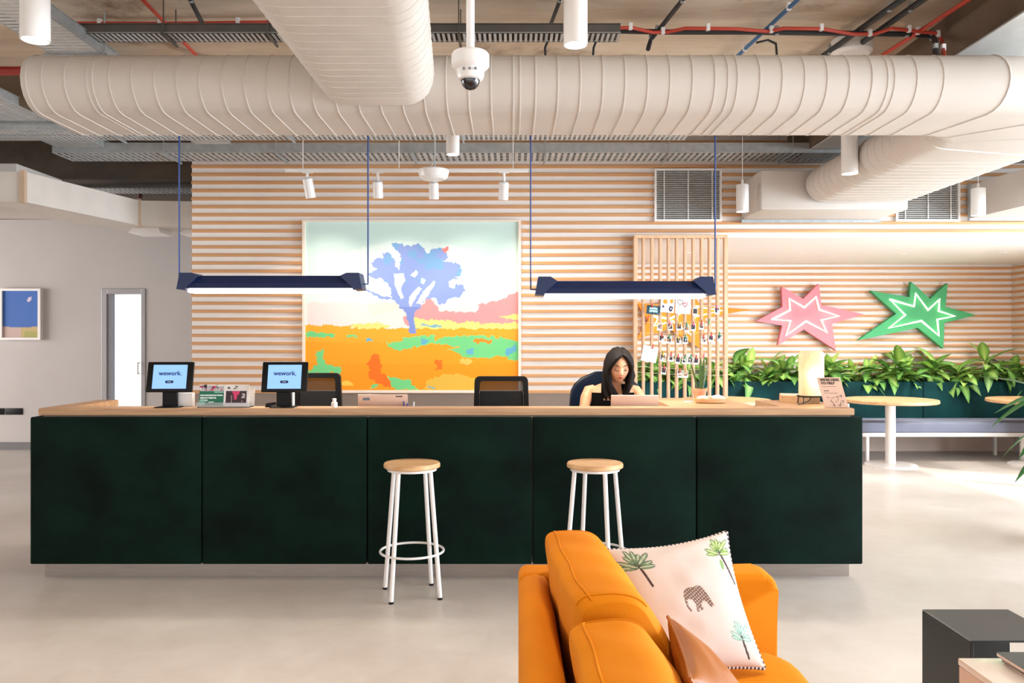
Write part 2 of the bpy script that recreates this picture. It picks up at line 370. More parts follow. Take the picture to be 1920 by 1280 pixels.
# ------------------------------------------------------------------ air ducts
r0 = 0.155; zc = 2.793; Dn, Df = 4.3, 4.71
def oval_yz(x, d0=Dn, d1=Df, r=r0, zz=zc, n=10):
    s = [(d0 + math.cos(a) * r, zz + math.sin(a) * r) for a in [R(90) + i * math.pi / n for i in range(n + 1)]]
    s += [(d1 + math.cos(a) * r, zz + math.sin(a) * r) for a in [R(-90) + i * math.pi / n for i in range(n + 1)]]
    return [Vector((x, a, c)) for a, c in s]
def oval_at(pin, pout, r=r0, zz=zc, n=10):
    """flat-oval section between plan points pin (inner) and pout (outer)"""
    pin = Vector(pin); pout = Vector(pout); u = (pin - pout).normalized(); c0 = pout + u * r; c1 = pin - u * r
    s = []
    for a in [R(90) + i * math.pi / n for i in range(n + 1)]: q = c0 + u * math.cos(a) * r; s.append(Vector((q.x, q.y, zz + math.sin(a) * r)))
    for a in [R(-90) + i * math.pi / n for i in range(n + 1)]: q = c1 + u * math.cos(a) * r; s.append(Vector((q.x, q.y, zz + math.sin(a) * r)))
    return s
def seam_from(sec, name, parent, rr=0.005, m=M_duct, me=None):
    b = B(); n = len(sec); c = sum(sec, Vector()) / n; rows = []
    nrm = (sec[1] - sec[0]).cross(sec[n // 2] - sec[0]).normalized()
    for i, p in enumerate(sec):
        t = (sec[(i + 1) % n] - sec[i - 1]).normalized(); o = t.cross(nrm)
        if o.dot(p - c) < 0: o = -o
        rows.append([b.verts.new(p + o * rr * math.sin(a) * .9 + nrm * rr * math.cos(a)) for a in (R(-15), R(50), R(130), R(195))])
    for i in range(n):
        a, d = rows[i], rows[(i + 1) % n]
        for k in range(3): b.faces.new((a[k], a[k + 1], d[k + 1], d[k]))
    return obj(name, b, m, parent)
duct = thing('air_duct', 'long white flat-oval spiral duct running across above the reception desk', 'air duct', (0, 4.5, zc), 'white ventilation ducts')
b = B(); secs = [oval_yz(-2.55), oval_yz(2.30), oval_at((2.42, Df + r0), (2.585, Dn - r0))]
loft(b, secs); obj('duct_body', b, M_duct, duct, angle=25)
sm = None; x = -2.44; i = 0
sec = oval_yz(0)
so = seam_from(sec, 'seam', duct); sme = so.data; so.location.x = x
while x < 2.2:
    if i > 0:
        o = bpy.data.objects.new('seam', sme); COL.objects.link(o); o.parent = duct; o.location = (x, 0, 0)
    x += 0.1165; i += 1
for x in (-2.545, -2.2, 0.02, 1.10, 1.93, 2.22):
    o = bpy.data.objects.new('joint_band', sme); COL.objects.link(o); o.parent = duct; o.location = (x + .022, 0, 0)
elbow = thing('air_duct', 'white duct elbow and branch running back from the right end of the long duct', 'air duct', (2.9, 5.5, zc), 'white ventilation ducts')
# elbow: inner corner pivots, outer sweeps
n = 9; secs = [oval_at((2.42, Df + r0), (2.585, Dn - r0))]
cin = Vector((2.45, Df + r0)); cen = Vector((2.30, 5.05))
pins = []; pouts = []
for i in range(1, n + 1):
    a = i / n * math.pi / 2
    pin = Vector((2.42 + .15 * math.sin(a), Df + r0 + .15 * (1 - math.cos(a))))
    pout = Vector((2.585 + .972 * math.sin(a), 5.3 - (5.3 - (Dn - r0)) * math.cos(a)))
    pins.append(pin); pouts.append(pout); secs.append(oval_at(pin, pout))
for sx in (5.9, 6.5, 7.0): secs.append(oval_at((2.57, sx), (3.557, sx)))
b = B(); loft(b, secs); obj('duct_body', b, M_duct, elbow, angle=30)
for i in (0, 3, 6, 9): seam_from(secs[i], 'seam', elbow, 0.007)
yy = 5.45
while yy < 7.0:
    seam_from(oval_at((2.57, yy), (3.557, yy)), 'seam', elbow, 0.004); yy += .115
b = B(); z0, z1 = P(0, 411, 7.6).z, P(0, 341, 7.6).z
s0 = oval_at((2.57, 7.0), (3.557, 7.0), n=10)
box(b, P(1393, 0, 7.6).x, P(1650, 0, 7.6).x, 7.05, 7.66, z0, z1, .02)
obj('plenum_box', b, M_duct, elbow)
b = B(); box(b, P(1393, 0, 7.6).x - .01, P(1652, 0, 7.6).x, 7.60, 7.645, z0 - .03, z0 - .002); obj('flange', b, M_galv, elbow, smooth=False)
# duct coming towards the camera
d3 = thing('air_duct', 'wide white oval duct coming toward the viewer from the long duct', 'air duct', (-.69, 3, zc), 'white ventilation ducts')
def sec3(y, xl, xr, zz=zc + .01, rx=.15, rz=.152):
    s = []
    for cx_, a0 in ((xr - rx, -90), (xl + rx, 90)):
        for i in range(11):
            a = R(a0 + i * 18); s.append(Vector((cx_ + math.cos(a) * rx, y, zz + math.sin(a) * rz)))
    return s
def lr(y): t = (4.17 - y); return -1.006 - .004 * t, -.405 + .07 * t
ys = [4.17, 4.1, 3.2, 2.0, 1.0, -0.5]
b = B(); loft(b, [sec3(y, *lr(y)) for y in ys]); obj('duct_body', b, M_duct2, d3, angle=30)
y = 4.05
while y > 1.2: seam_from(sec3(y, *lr(y)), 'seam', d3, 0.0035, M_duct2); y -= .085
# boxed duct at the right
d4 = thing('air_duct', 'square-edged grey-white duct at the far right by the wall', 'air duct', (5, 7, 2.75), 'white ventilation ducts')
b = B(); za, zb = P(0, 409, 7.6).z, P(0, 346, 7.6).z; xl = P(1821, 0, 7.6).x
prism(b, [(xl, 7.66), (xl + .05, 6.9), (xl + .35, 5.2), (xl + 1.6, 5.2), (xl + 1.5, 7.66)], za, zb, 'z'); obj('duct_body', b, M_duct, d4, smooth=False)
b = B(); box(b, xl - .012, xl + 1.5, 7.60, 7.64, za - .02, zb + .01); obj('flange', b, M_galv, d4, smooth=False)
# boxed duct at the left, below the ceiling
d5 = thing('air_duct', 'low rectangular beige duct turning along the far left wall', 'air duct', (-5, 7, 2.7), 'white ventilation ducts')
pl = [(-8.2, 6.15), (P(46, 0, 6.6).x, 6.6), (P(262, 0, 7.95).x, 7.95), (-2.9, 8.02)]
pf = [(-8.4, 7.25), (-4.35, 7.55), (-3.95, 8.6), (-2.9, 8.75)]
pz0, pz1 = 2.572, 2.82
b = B(); secs = []
for (x1, y1), (x2, y2) in zip(pl, pf): secs.append([Vector((x1, y1, pz0)), Vector((x1, y1, pz1)), Vector((x2, y2, pz1)), Vector((x2, y2, pz0))])
loft(b, secs); obj('duct_body', b, M_duct2, d5, smooth=False)
for q in (1, 2):
    x1, y1 = pl[q]; b = B(); box(b, x1 - .03, x1 + .01, y1 - .02, y1 + .02, pz0 - .01, pz1 + .01); obj('joint_band', b, mat('duct_band_tan', 'BFA58C', .6), d5, smooth=False)
for (xa, ya) in ((-4.75, 6.95), (-3.72, 8.25), (-3.25, 8.35)):
    b = B(); s1 = [Vector((xa - .13, ya - .13, pz0)), Vector((xa + .13, ya - .13, pz0)), Vector((xa + .13, ya + .13, pz0)), Vector((xa - .13, ya + .13, pz0))]
    s2 = [Vector((p.x + (p.x - xa) * .25, p.y + (p.y - ya) * .25, pz0 - .05)) for p in s1]
    loft(b, [s1, s2]); obj('diffuser', b, M_white, d5, smooth=False)
d6 = thing('air_duct', 'plain white boxed duct end at the left edge above the beige duct', 'air duct', (-4.6, 6.6, 2.9), 'white ventilation ducts')
b = B(); box(b, -7, P(31, 0, 6.9).x, 6.9, 7.6, 2.86, P(0, 306, 6.9).z, .01); obj('duct_body', b, M_duct, d6)

# ------------------------------------------------------------------ cable trays
M_galv_skylit = mat('galvanised_skylit', 'C9CCCD', .4, .25, var=.08, scale=14)  # paler copy of the galvanised steel, sky reflection put into its base colour
def tray(name_label, a, bb_, width, hgt, rung=.03, gap=.045, hang=(), m=M_galv, mid=True):
    """tray from a to bb_ (centre line at bottom), perforated base"""
    a = Vector(a); e = Vector(bb_); L_ = (e - a).length; t = thing('cable_tray', name_label, 'cable tray', a, 'galvanised cable trays under the ceiling')
    u = (e - a).normalized(); ang = math.atan2(u.y, u.x); Mx = Matrix.Rotation(ang, 4, 'Z')
    for s in (-1, 1):
        b = B(); box(b, 0, L_, s * width / 2 - .003, s * width / 2 + .003, 0, hgt); box(b, 0, L_, s * width / 2 - .012, s * width / 2 + .012, hgt - .004, hgt)
        bmesh.ops.transform(b, matrix=Mx, verts=b.verts); obj('side_rail', b, m, t, smooth=False, local=True)
    b = B(); x = 0
    while x < L_:
        box(b, x, x + rung, -width / 2, width / 2, 0, .003); x += gap
    if mid:
        k = max(1, int(width / .09))
        for i in range(k + 1):
            yy = -width / 2 + width * (i) / k; box(b, 0, L_, yy - .009, yy + .009, .0031, .005)
    bmesh.ops.transform(b, matrix=Mx, verts=b.verts); obj('perforated_base', b, M_galv_skylit, t, smooth=False, local=True, kind='stuff')
    for h in hang:
        p = u * h; b = B()
        for s in (-1, 1):
            q = p + Vector((-u.y, u.x, 0)) * s * (width / 2 + .02); tube(b, [q + Vector((0, 0, -.02)), q + Vector((0, 0, ZC - a.z))], .004, 5)
        q0 = p + Vector((-u.y, u.x, 0)) * (width / 2 + .04); q1 = p - Vector((-u.y, u.x, 0)) * (width / 2 + .04)
        tube(b, [q0 - Vector((0, 0, .012)), q1 - Vector((0, 0, .012))], .009, 5)
        obj('hanger', b, m, t, local=True)
    return t
M_trayd = mat('tray_dark', '5C5750', 0.5, 0.4, var=0.12, scale=12)
tray('narrow perforated tray crossing near the ceiling in front of the long duct', (P(160, 0, 4.7).x, 4.69, 3.2), (P(1160, 0, 4.7).x, 4.69, 3.2), .13, .055, .016, .03, (.5, 1.1, 2.2), m=M_trayd)
tray('wide tray running back into the room above the left end of the long duct', (-2.62, 1.0, 3.15), (-2.62, 7.0, 3.15), .31, .07, .03, .045, (2.1, 3.8, 5.2))
tray('wide tray running back at the upper left beside the boxed duct', (-3.85, 1.5, 3.15), (-3.85, 7.4, 3.15), .42, .07, .03, .045, (3.4, 4.8))
tray('long perforated tray crossing in front of the top of the slatted wall', (-4.1, 7.3, 3.10), (P(1580, 0, 7.3).x, 7.3, 3.10), .33, .09, .03, .055, (1, 2, 3.2, 4.4, 5.5, 6.6))
tray('mesh tray crossing just behind the long duct', (-5.6, 6.45, 3.08), (P(1290, 0, 6.45).x, 6.45, 3.08), .30, .05, .02, .04, (1.2, 2.4, 3.8, 5.2))
tray('dark tray crossing behind the beige boxed duct at the left', (-6.5, 8.3, 2.98), (X0 - .05, 8.3, 2.98), .3, .08, .03, .05, (), m=M_trayd)
# ------------------------------------------------------------------ conduits
def conduit(label, pts, r, m, clips=0, name='conduit', cat='pipe', grp='pipes and conduits under the ceiling'):
    pts = [Vector(p) for p in pts]; c = pts[0].copy(); t = thing(name, label, cat, c, grp)
    b = B(); tube(b, pts, r, 8); obj('pipe', b, m, t)
    if clips:
        for i in range(clips):
            f = (i + .5) / clips * (len(pts) - 1); k = min(int(f), len(pts) - 2); p = pts[k].lerp(pts[k + 1], f - k)
            b = B(); box(b, p.x - .012, p.x + .012, p.y - .012, p.y + .012, p.z - r * 1.1, p.z + r * 1.6 + .012, .003, 1)
            obj('clip', b, M_white if m in (M_red, M_blue) else M_galv, t)
    return t
Zp = 3.34
def L2(a, c, Z=Zp, ext=1.5):
    p = PZ(*a, Z); q = PZ(*c, Z); d = (q - p); return [p - d.normalized() * ext, p, q, q + d.normalized() * ext * 1.2]
conduit('red conduit crossing in a shallow wave under the concrete at upper right',
        [PZ(x, y, 3.30) for x, y in ((1160, 52), (1185, 52), (1225, 61), (1252, 60), (1285, 53), (1380, 54), (1440, 59), (1470, 53), (1540, 54), (1600, 64), (1640, 64), (1672, 53), (1730, 60), (1755, 62))] +
        [PZ(1766, 75, 3.26), PZ(1768, 90, 3.1), PZ(1772, 112, 2.95)], .011, M_red, 9)
conduit('black conduit alongside the wavy red one, bending down at its right end',
        [PZ(x, y, 3.32) for x, y in ((1160, 58), (1250, 60), (1400, 60), (1540, 62), (1700, 64), (1742, 66))] + [PZ(1752, 72, 3.28), PZ(1754, 90, 3.1), PZ(1754, 112, 2.95)], .017, M_blackpipe, 5)
conduit('black conduit slanting back to the left of centre right, ending in a hooked gland', L2((1280, 0), (1240, 50))[:3] + [PZ(1220, 75, 3.28), PZ(1215, 92, 3.2)], .014, M_blackpipe, 2)
conduit('left one of the paired black conduits slanting back at upper right', L2((1690, 0), (1540, 107)), .018, M_blackpipe, 4)
conduit('right one of the paired black conduits slanting back at upper right', L2((1730, 0), (1578, 107)), .018, M_blackpipe, 4)
conduit('straight red conduit slanting back past the paired black conduits', L2((1815, 0), (1645, 110), 3.31), .013, M_red, 5)
conduit('blue conduit slanting back above the long duct right of centre', L2((1495, 0), (1385, 103)), .012, M_blue, 4)
conduit('thin black conduit beside the cylinder lamp at top centre', L2((1050, 0), (1033, 45))[:3], .012, M_blackpipe, 1)
conduit('dark conduit slanting down into the narrow tray at upper left', L2((357, 0), (385, 55))[:3], .014, M_blackpipe, 1)
conduit('red conduit slanting back at upper left over the narrow tray', L2((268, 0), (370, 106), 3.36), .011, M_red, 3)
conduit('red conduit lying on the concrete along the narrow tray at upper left', [PZ(130, 43, 3.37), PZ(300, 44, 3.37), PZ(520, 41, 3.37)], .010, M_red, 3)
conduit('thick dark red sprinkler pipe left of the long duct end', [PZ(-300, 133, 3.2), PZ(60, 133, 3.2), PZ(420, 133, 3.2)], .03, mat('sprinkler_red', '8E2218', .5), 0)
conduit('black pipe dropping and turning right above the beige duct', [P(120, 334, 8.9), P(160, 336, 8.9), P(182, 318, 8.9), P(187, 326, 8.9), P(187, 351, 8.9), P(194, 357, 8.9), P(352, 357, 8.9)], .03, M_blackpipe, 2)
conduit('dark red riser pipe standing above the beige duct', [P(262, 372, 8.6), P(262, 300, 8.6)], .028, mat('riser_red', '5A1F18', .5), 0)
conduit('red pipe running on to the right under the pale soffit', [P(1775, 112, 5.3), P(1850, 115, 5.3), P(2000, 118, 5.3)], .012, M_red, 2)
conduit('black pipe running on to the right below the red one', [P(1790, 121, 5.3), P(1850, 122, 5.3), P(2000, 124, 5.3)], .016, M_blackpipe)
conduit('thin grey cable loop hanging from the concrete over the long duct', [PZ(1418, 80, 3.3), PZ(1440, 75, 3.3), PZ(1455, 82, 3.25), PZ(1457, 110, 3.1)], .007, M_blackpipe)
conduit('left dark cable loop under the narrow tray near the cylinder lamp', [P(1028, 74, 4.8), P(1022, 90, 4.8), P(1023, 106, 4.8)], .007, M_blackpipe)
conduit('right dark cable loop under the narrow tray near the cylinder lamp', [P(1118, 76, 4.8), P(1113, 90, 4.8), P(1112, 106, 4.8)], .007, M_blackpipe)
t = thing('ceiling_speaker', 'round white detector disc on the concrete near the paired conduits', 'detector', PZ(1597, 104, 3.3)); b = B(); c = PZ(1597, 104, 3.3)
lathe(b, [(.13, ZC - c.z), (.13, .02), (.11, 0), (.0, 0)], c, 28); obj('disc', b, M_white, t)

# ------------------------------------------------------------------ ceiling cylinder lamps
def cyl_lamp(px, py_bot, D, dia_px, ln, label, power, wire=False):
    p = P(px, py_bot, D); r = dia_px / 2 / F * D; t = thing('cylinder_lamp', label, 'ceiling lamp', p, 'white cylinder ceiling lamps')
    b = B(); lathe(b, [(r * .88, 0.012), (r * .9, 0), (r, 0), (r, ln - .004), (r * .96, ln), (0, ln)], p, 32); obj('housing', b, M_whitep, t, angle=30)
    b = B(); lathe(b, [(r * .87, .006), (r * .87, .012), (0, .012)], p, 28); obj('diffuser', b, M_lamp, t)
    b = B(); tube(b, [p + Vector((0, 0, ln)), p + Vector((0, 0, ln + .04))], .012 if wire else .02, 8); tube(b, [p + Vector((0, 0, ln)), Vector((p.x, p.y, ZC))], .003 if wire else .008, 6); obj('stem', b, M_white, t)
    spot('lamp_light', p - Vector((0, 0, .01)), p - Vector((0, 0, 2)), power, (1, .88, .74), 95, .9, r)
cyl_lamp(66, 76, 3.2, 51, .27, 'large white cylinder lamp at the top left corner, lit', 32)
cyl_lamp(1079, 85, 3.33, 45, .27, 'lit white cylinder lamp at top centre right of the dome camera', 32)
cyl_lamp(849, 290, 6.0, 25, .28, 'small white cylinder lamp hanging behind the long duct above the track lights', 12)
cyl_lamp(1593, 326, 5.95, 30, .30, 'white cylinder lamp hanging in front of the branch duct', 40)
cyl_lamp(1392, 397, 7.1, 23, .24, 'white cylinder lamp on a wire between the first grille and the duct box', 14, True)
cyl_lamp(1834, 404, 7.1, 25, .24, 'white cylinder lamp before the square-edged duct at far right', 14, True)

# ------------------------------------------------------------------ dome camera
p = P(882, 100, 3.0); t = thing('dome_camera', 'white security dome camera on a ceiling pole in front of the long duct', 'camera', p)
b = B(); tube(b, [p, Vector((p.x, p.y, ZC))], .0155, 16); obj('pole', b, M_whitep, t)
b = B(); r = .071
lathe(b, [(.03, .004), (r * .93, 0), (r, -.008), (r, -.048), (r * .86, -.058), (r * .74, -.063), (r * .72, -.085), (r * .64, -.098), (r * .5, -.102), (0, -.102)], p, 40); obj('housing', b, M_whitep, t, angle=30)
b = B(); lathe(b, [(.036, -.098), (.035, -.108), (.030, -.122), (.018, -.134), (.001, -.138)], p, 28); obj('dome', b, mat('smoked_dome', '0C0E18', 0.08, coat=.6), t)
b = B()
for dx in (-.022, 0, .022): box(b, p.x + dx - .004, p.x + dx + .004, p.y - .0575, p.y - .05, p.z - .078, p.z - .070)
obj('marking', b, mat('marking_grey', '7F7F84', .5), t, smooth=False)

# ------------------------------------------------------------------ blue pendant bar lamps
def bar_lamp(x0, x1, ytop, ybot, cx0, cx1, label, lip):
    D = 5.25; a = P(x0, ybot, D); e = P(x1, ytop, D); W = .075
    t = thing('pendant_bar_lamp', label, 'pendant lamp', ((a.x + e.x) / 2, D, a.z), 'blue pendant bar lamps over the desk')
    zb = a.z; zt = e.z; ln = e.x - a.x; s = D / F
    b = B()  # trapezoid trough body
    sec = [(-W, 0.0), (-W * .9, .030), (-W * .5, .082), (W * .5, .082), (W * .9, .030), (W, 0), (W * .85, 0), (-W * .85, 0)]
    loft(b, [[Vector((x, D + q, zb + z)) for q, z in sec] for x in (a.x + .03, e.x - .03)]); obj('housing', b, M_navy, t, smooth=False)
    for sgn, xe in ((1, a.x), (-1, e.x)):
        b = B(); h = zt - zb
        pr = [(xe + sgn * .0, -.008), (xe + sgn * .02, h), (xe + sgn * .10, h), (xe + sgn * .145, .078), (xe + sgn * .06, .0), (xe + sgn * .06, -.012)]
        prism(b, [(x, zb + z) for x, z in pr], D - W - .006, D + W + .006); obj('end_cap', b, M_navy, t, smooth=False)
    b = B(); box(b, a.x + .06, e.x - .06, D - W * .8, D + W * .8, zb - .030, zb - .002, .012, 3); obj('light_tube', b, M_tube, t)
    for sgn, cx_, xe in ((1, cx0, a.x), (-1, cx1, e.x)):
        X = P(cx_, 0, D).x; b = B(); zz = zb + .03
        tube(b, [(xe + sgn * .01, D, zz), (X, D, zz), (X, D, zz + .012), (X, D, 3.0)], .0055, 6); obj('hanging_rod', b, M_navycord, t)
        b = B(); box(b, X - .02, X + .02, 4.80, D + .03, 2.96, 3.0); obj('duct_bracket', b, M_galv, t, smooth=False)
    area('bar_light', ((a.x + e.x) / 2, D, zb - .04), (0, 0, 0), ln - .15, .10, 16, (1, .90, .78))
bar_lamp(340, 683, 513, 541, 336, 690, 'left navy pendant bar lamp hanging over the tablets, lit below', 0)
bar_lamp(1003, 1337, 520, 551, 995, 1341, 'right navy pendant bar lamp hanging over the seated woman, lit below', 0)

# ------------------------------------------------------------------ track with spots, access point
DT = 6.9
t = thing('light_track', 'thin white light track suspended before the slatted wall', 'light track', P(760, 322, DT))
b = B(); pa = P(535, 323, DT); pe = P(990, 319, DT); box(b, pa.x, pe.x, DT - .017, DT + .017, pa.z, pa.z + .028, .003, 1); obj('rail', b, M_white, t)
for px in (568, 748, 962):
    q = P(px, 322, DT); b = B(); tube(b, [q, (q.x, q.y, ZC)], .004, 6); obj('suspension_wire', b, M_white, t)
def track_spot(px, pyt, pyb, tilt, label, target, pw):
    top = P(px, 322, DT); t = thing('track_spotlight', label, 'spotlight', top, 'white spotlights on the track')
    hh = (pyb - pyt) / F * DT; r = 9.3 / F * DT; c = P(px, pyt, DT); Rm = Matrix.Rotation(R(tilt), 3, 'Y') @ Matrix.Rotation(R(12), 3, 'X')
    b = B(); lathe(b, [(0, 0), (r * .8, 0), (r, -.008), (r, -hh), (r * .9, -hh), (r * .85, -hh + .01), (0, -hh + .02)], c, 24, Rm); obj('housing', b, M_whitep, t, angle=30)
    b = B(); lathe(b, [(r * .82, .001), (r * .82, .004), (0, .004)], c, 20, Rm); obj('back_vent', b, M_galv, t)
    b = B(); tube(b, [top, top - Vector((0, 0, .02)), c + Vector((0, 0, .0))], .012, 8); box(b, top.x - .045, top.x + .045, DT - .016, DT + .016, top.z - .012, top.z + .004); obj('bracket', b, M_whitep, t)
    tip = c + Rm @ Vector((0, 0, -hh - .01)); spot('track_light', tip, target, pw, (1, .87, .72), 95, .9, .03)
track_spot(576, 334, 371, -8, 'leftmost white track spotlight, tilted', (-1.75, DM, 1.3), 30)
track_spot(708, 340, 371, 0, 'second white track spotlight from the left', (-1.0, DM, 1.2), 30)
track_spot(813, 342, 373, 0, 'white track spotlight hanging below the round access point', (-.1, DM, 1.2), 30)
track_spot(945, 341, 374, 3, 'rightmost white track spotlight', (.6, DM, 1.2), 30)
c = P(813, 328, 6.6); t = thing('access_point', 'round white wireless disc hanging among the track spotlights', 'access point', c)
b = B(); lathe(b, [(0, -.040), (.09, -.038), (.115, -.02), (.127, .02), (.127, .036), (.12, .044), (0, .046)], c, 36); obj('disc', b, M_whitep, t, angle=30)
b = B(); box(b, c.x - .03, c.x + .03, c.y - .02, c.y + .02, c.z + .046, c.z + .06); tube(b, [(c.x + .01, c.y, c.z + .06), (c.x + .01, c.y, ZC)], .007, 6); tube(b, [(c.x - .03, c.y, c.z + .05), (c.x + .01, c.y, c.z + .13)], .003, 5); obj('bracket', b, M_galv, t)

# ------------------------------------------------------------------ paintings
PX0, PX1 = P(568, 0, DM - .04).x, P(977, 0, DM - .04).x; PZ0, PZ1 = P(0, 736, DM - .04).z, P(0, 413, DM - .04).z
t = thing('painting', 'large colourful painting of a blue tree over an orange field, thin pale frame', 'painting', ((PX0 + PX1) / 2, DM - .03, PZ0))
b = B(); fr = .026
box(b, PX0, PX0 + fr, DM - .07, DM - .024, PZ0, PZ1); box(b, PX1 - fr, PX1, DM - .07, DM - .024, PZ0, PZ1); box(b, PX0 + fr, PX1 - fr, DM - .07, DM - .024, PZ0, PZ0 + fr); box(b, PX0 + fr, PX1 - fr, DM - .07, DM - .024, PZ1 - fr * .6, PZ1)
obj('frame', b, mat('pale_frame', 'EFDCCB', .5, var=.03), t, smooth=False)
b = B(); box(b, PX0 + .01, PX1 - .01, DM - .045, DM - .024, PZ0 + .01, PZ1 - .01); obj('backboard', b, M_white, t, smooth=False)
def draw_painting(u, v):
    X0_ = 40 + u * 1430; Y0_ = 52 + v * 1125
    X = X0_ + vnoise(X0_, Y0_, 26, 1) * 26 + vnoise(X0_, Y0_, 11, 2) * 14; Y = Y0_ + vnoise(X0_, Y0_, 24, 3) * 18 + vnoise(X0_, Y0_, 10, 4) * 12
    A = np.zeros(u.shape + (3,)); A[:] = (203, 228, 220)
    def put(mask, c): A[mask] = c
    put(((X0_ - 750) ** 2 / 700 ** 2 + (Y - 560) ** 2 / 380 ** 2) < 1, (216, 234, 228))
    put(Y > 590, (243, 218, 214)); put((Y > 520) & (X > 1150), (240, 222, 220)); put(inpoly([(450, 600), (700, 580), (700, 640), (480, 680)], X, Y), (247, 232, 205))
    put(inpoly([(700, 700), (760, 640), (830, 590), (880, 560), (905, 575), (925, 640), (1040, 658), (1190, 650), (1200, 605), (1260, 595), (1330, 578), (1385, 565), (1410, 540), (1500, 510), (1500, 760), (1200, 745), (900, 735), (720, 745)], X, Y), (236, 148, 150))
    put(inpoly([(340, 745), (480, 728), (620, 742), (560, 775), (430, 785)], X, Y), (248, 215, 120))
    put(inpoly([(745, 700), (820, 700), (1000, 715), (1200, 728), (1500, 730), (1500, 790), (760, 775)], X, Y), (248, 218, 125))
    put(inpoly([(1340, 690), (1500, 665), (1500, 720), (1390, 705)], X, Y), (248, 218, 125))
    put(inpoly([(790, 735), (960, 740), (940, 756), (830, 750)], X, Y), (120, 175, 190))
    g = (Y > 765) | ((Y > 745) & (X < 350)); A[g] = (246, 158, 10)
    put(g & (Y < 860), (246, 166, 34)); put(Y > 1000, (246, 152, 0))
    put(inpoly([(40, 790), (150, 790), (250, 805), (240, 822), (60, 822)], X, Y), (105, 205, 130)); put(inpoly([(310, 808), (390, 812), (380, 830), (310, 825)], X, Y), (105, 205, 130))
    for pl_ in ([(580, 860), (700, 850), (690, 825), (800, 810), (900, 812), (905, 850), (980, 815), (1150, 812), (1300, 820), (1460, 850), (1500, 850), (1500, 970), (1420, 975), (1350, 950), (1220, 965), (1100, 960), (1060, 920), (1000, 910), (1080, 885), (960, 870), (870, 865), (760, 890), (700, 908), (630, 905)],
                [(110, 915), (165, 905), (160, 960), (190, 1015), (270, 1020), (270, 1062), (60, 1062), (50, 1045), (130, 1010), (110, 960)],
                [(600, 1090), (660, 1100), (740, 1110), (780, 1165), (860, 1180), (650, 1175), (600, 1130)], [(480, 1150), (530, 1135), (510, 1165), (470, 1175)]): put(inpoly(pl_, X, Y), (112, 205, 130))
    put(inpoly([(1170, 835), (1290, 845), (1280, 870), (1180, 858)], X, Y), (246, 140, 20))
    put(inpoly([(450, 1010), (490, 940), (540, 930), (545, 1040), (600, 1110), (620, 1170), (560, 1150), (480, 1100)], X, Y), (242, 110, 5)); put(inpoly([(910, 985), (965, 975), (960, 1045), (915, 1040)], X, Y), (242, 110, 5))
    put(inpoly([(840, 1180), (860, 1110), (940, 1080), (1020, 1065), (1110, 1075), (1180, 1110), (1190, 1180)], X, Y), (224, 178, 62)); put(inpoly([(1085, 965), (1155, 970), (1150, 1000), (1120, 1012), (1085, 995)], X, Y), (232, 190, 90)); put(inpoly([(270, 1110), (340, 1120), (370, 1145), (290, 1150)], X, Y), (240, 200, 80))
    for pl_ in ([(430, 850), (470, 825), (495, 855)], [(820, 835), (860, 840), (850, 870), (820, 865)], [(1130, 905), (1180, 900), (1170, 940), (1130, 935)], [(1380, 900), (1460, 880), (1460, 920), (1400, 950), (1380, 940)], [(860, 1145), (900, 1150), (900, 1175)], [(800, 770), (770, 760), (780, 775)]): put(inpoly(pl_, X, Y), (95, 170, 200))
    # tree
    crown = [(480, 330), (500, 300), (560, 290), (555, 260), (600, 250), (625, 290), (650, 330), (665, 370), (690, 300), (650, 240), (620, 195), (665, 190), (700, 215), (740, 215), (800, 200), (840, 230), (860, 265), (900, 235), (950, 232), (985, 260), (1000, 290), (970, 315), (1040, 325), (1080, 345), (1100, 370), (1080, 420), (1040, 430), (1000, 460), (1050, 470), (1110, 480), (1115, 515), (1060, 560), (1000, 570), (975, 610), (940, 600), (920, 560), (880, 560), (830, 590), (800, 640), (765, 670), (775, 740), (785, 800), (740, 798), (735, 740), (710, 660), (670, 620), (640, 575), (540, 570), (440, 505), (440, 495), (550, 552), (625, 555), (600, 470), (540, 430), (480, 430), (450, 400), (520, 370), (490, 350)]
    tr = inpoly(crown, X0_ + vnoise(X0_, Y0_, 16, 5) * 22, Y0_ + vnoise(X0_, Y0_, 15, 6) * 20); tr |= inpoly([(712, 650), (775, 650), (768, 700), (785, 800), (742, 800), (735, 735)], X0_, Y0_)
    for h in ([(635, 400), (700, 395), (712, 440), (680, 500), (700, 560), (680, 570), (640, 480)], [(745, 410), (780, 375), (800, 390), (775, 425)], [(735, 610), (740, 550), (800, 485), (820, 500), (775, 570), (748, 620)], [(785, 598), (830, 520), (905, 445), (915, 460), (860, 550), (815, 600)], [(820, 425), (845, 440), (835, 470), (812, 460)], [(1000, 450), (1060, 440), (1040, 500), (1010, 490)], [(640, 260), (665, 300), (668, 370), (645, 350)]):
        tr &= ~inpoly(h, X0_ + vnoise(X0_, Y0_, 14, 8) * 8, Y0_)
    A[tr] = (134, 156, 214)
    lt = tr & (vnoise(X0_, Y0_, 45, 9) + (360 - Y0_) / 420 > .18); A[lt] = (118, 166, 212); A[tr & (Y0_ > 620)] = (120, 140, 206)
    put(inpoly([(955, 225), (1000, 215), (1000, 245), (975, 275), (955, 245)], X, Y), (240, 130, 125))
    return A
flat_print('canvas', (PX0 + fr, DM - .052, PZ1 - fr * .6), (PX1 - PX0 - 2 * fr, 0, 0), (0, 0, -(PZ1 - PZ0 - 1.6 * fr)), 420, 330, draw_painting, M_print, t)
D1 = DL - .04
t = thing('picture', 'small framed picture of blue sky over sand on the left wall', 'picture', P(40, 637, D1))
a = P(1, 541, D1); e = P(78, 637, D1); b = B()
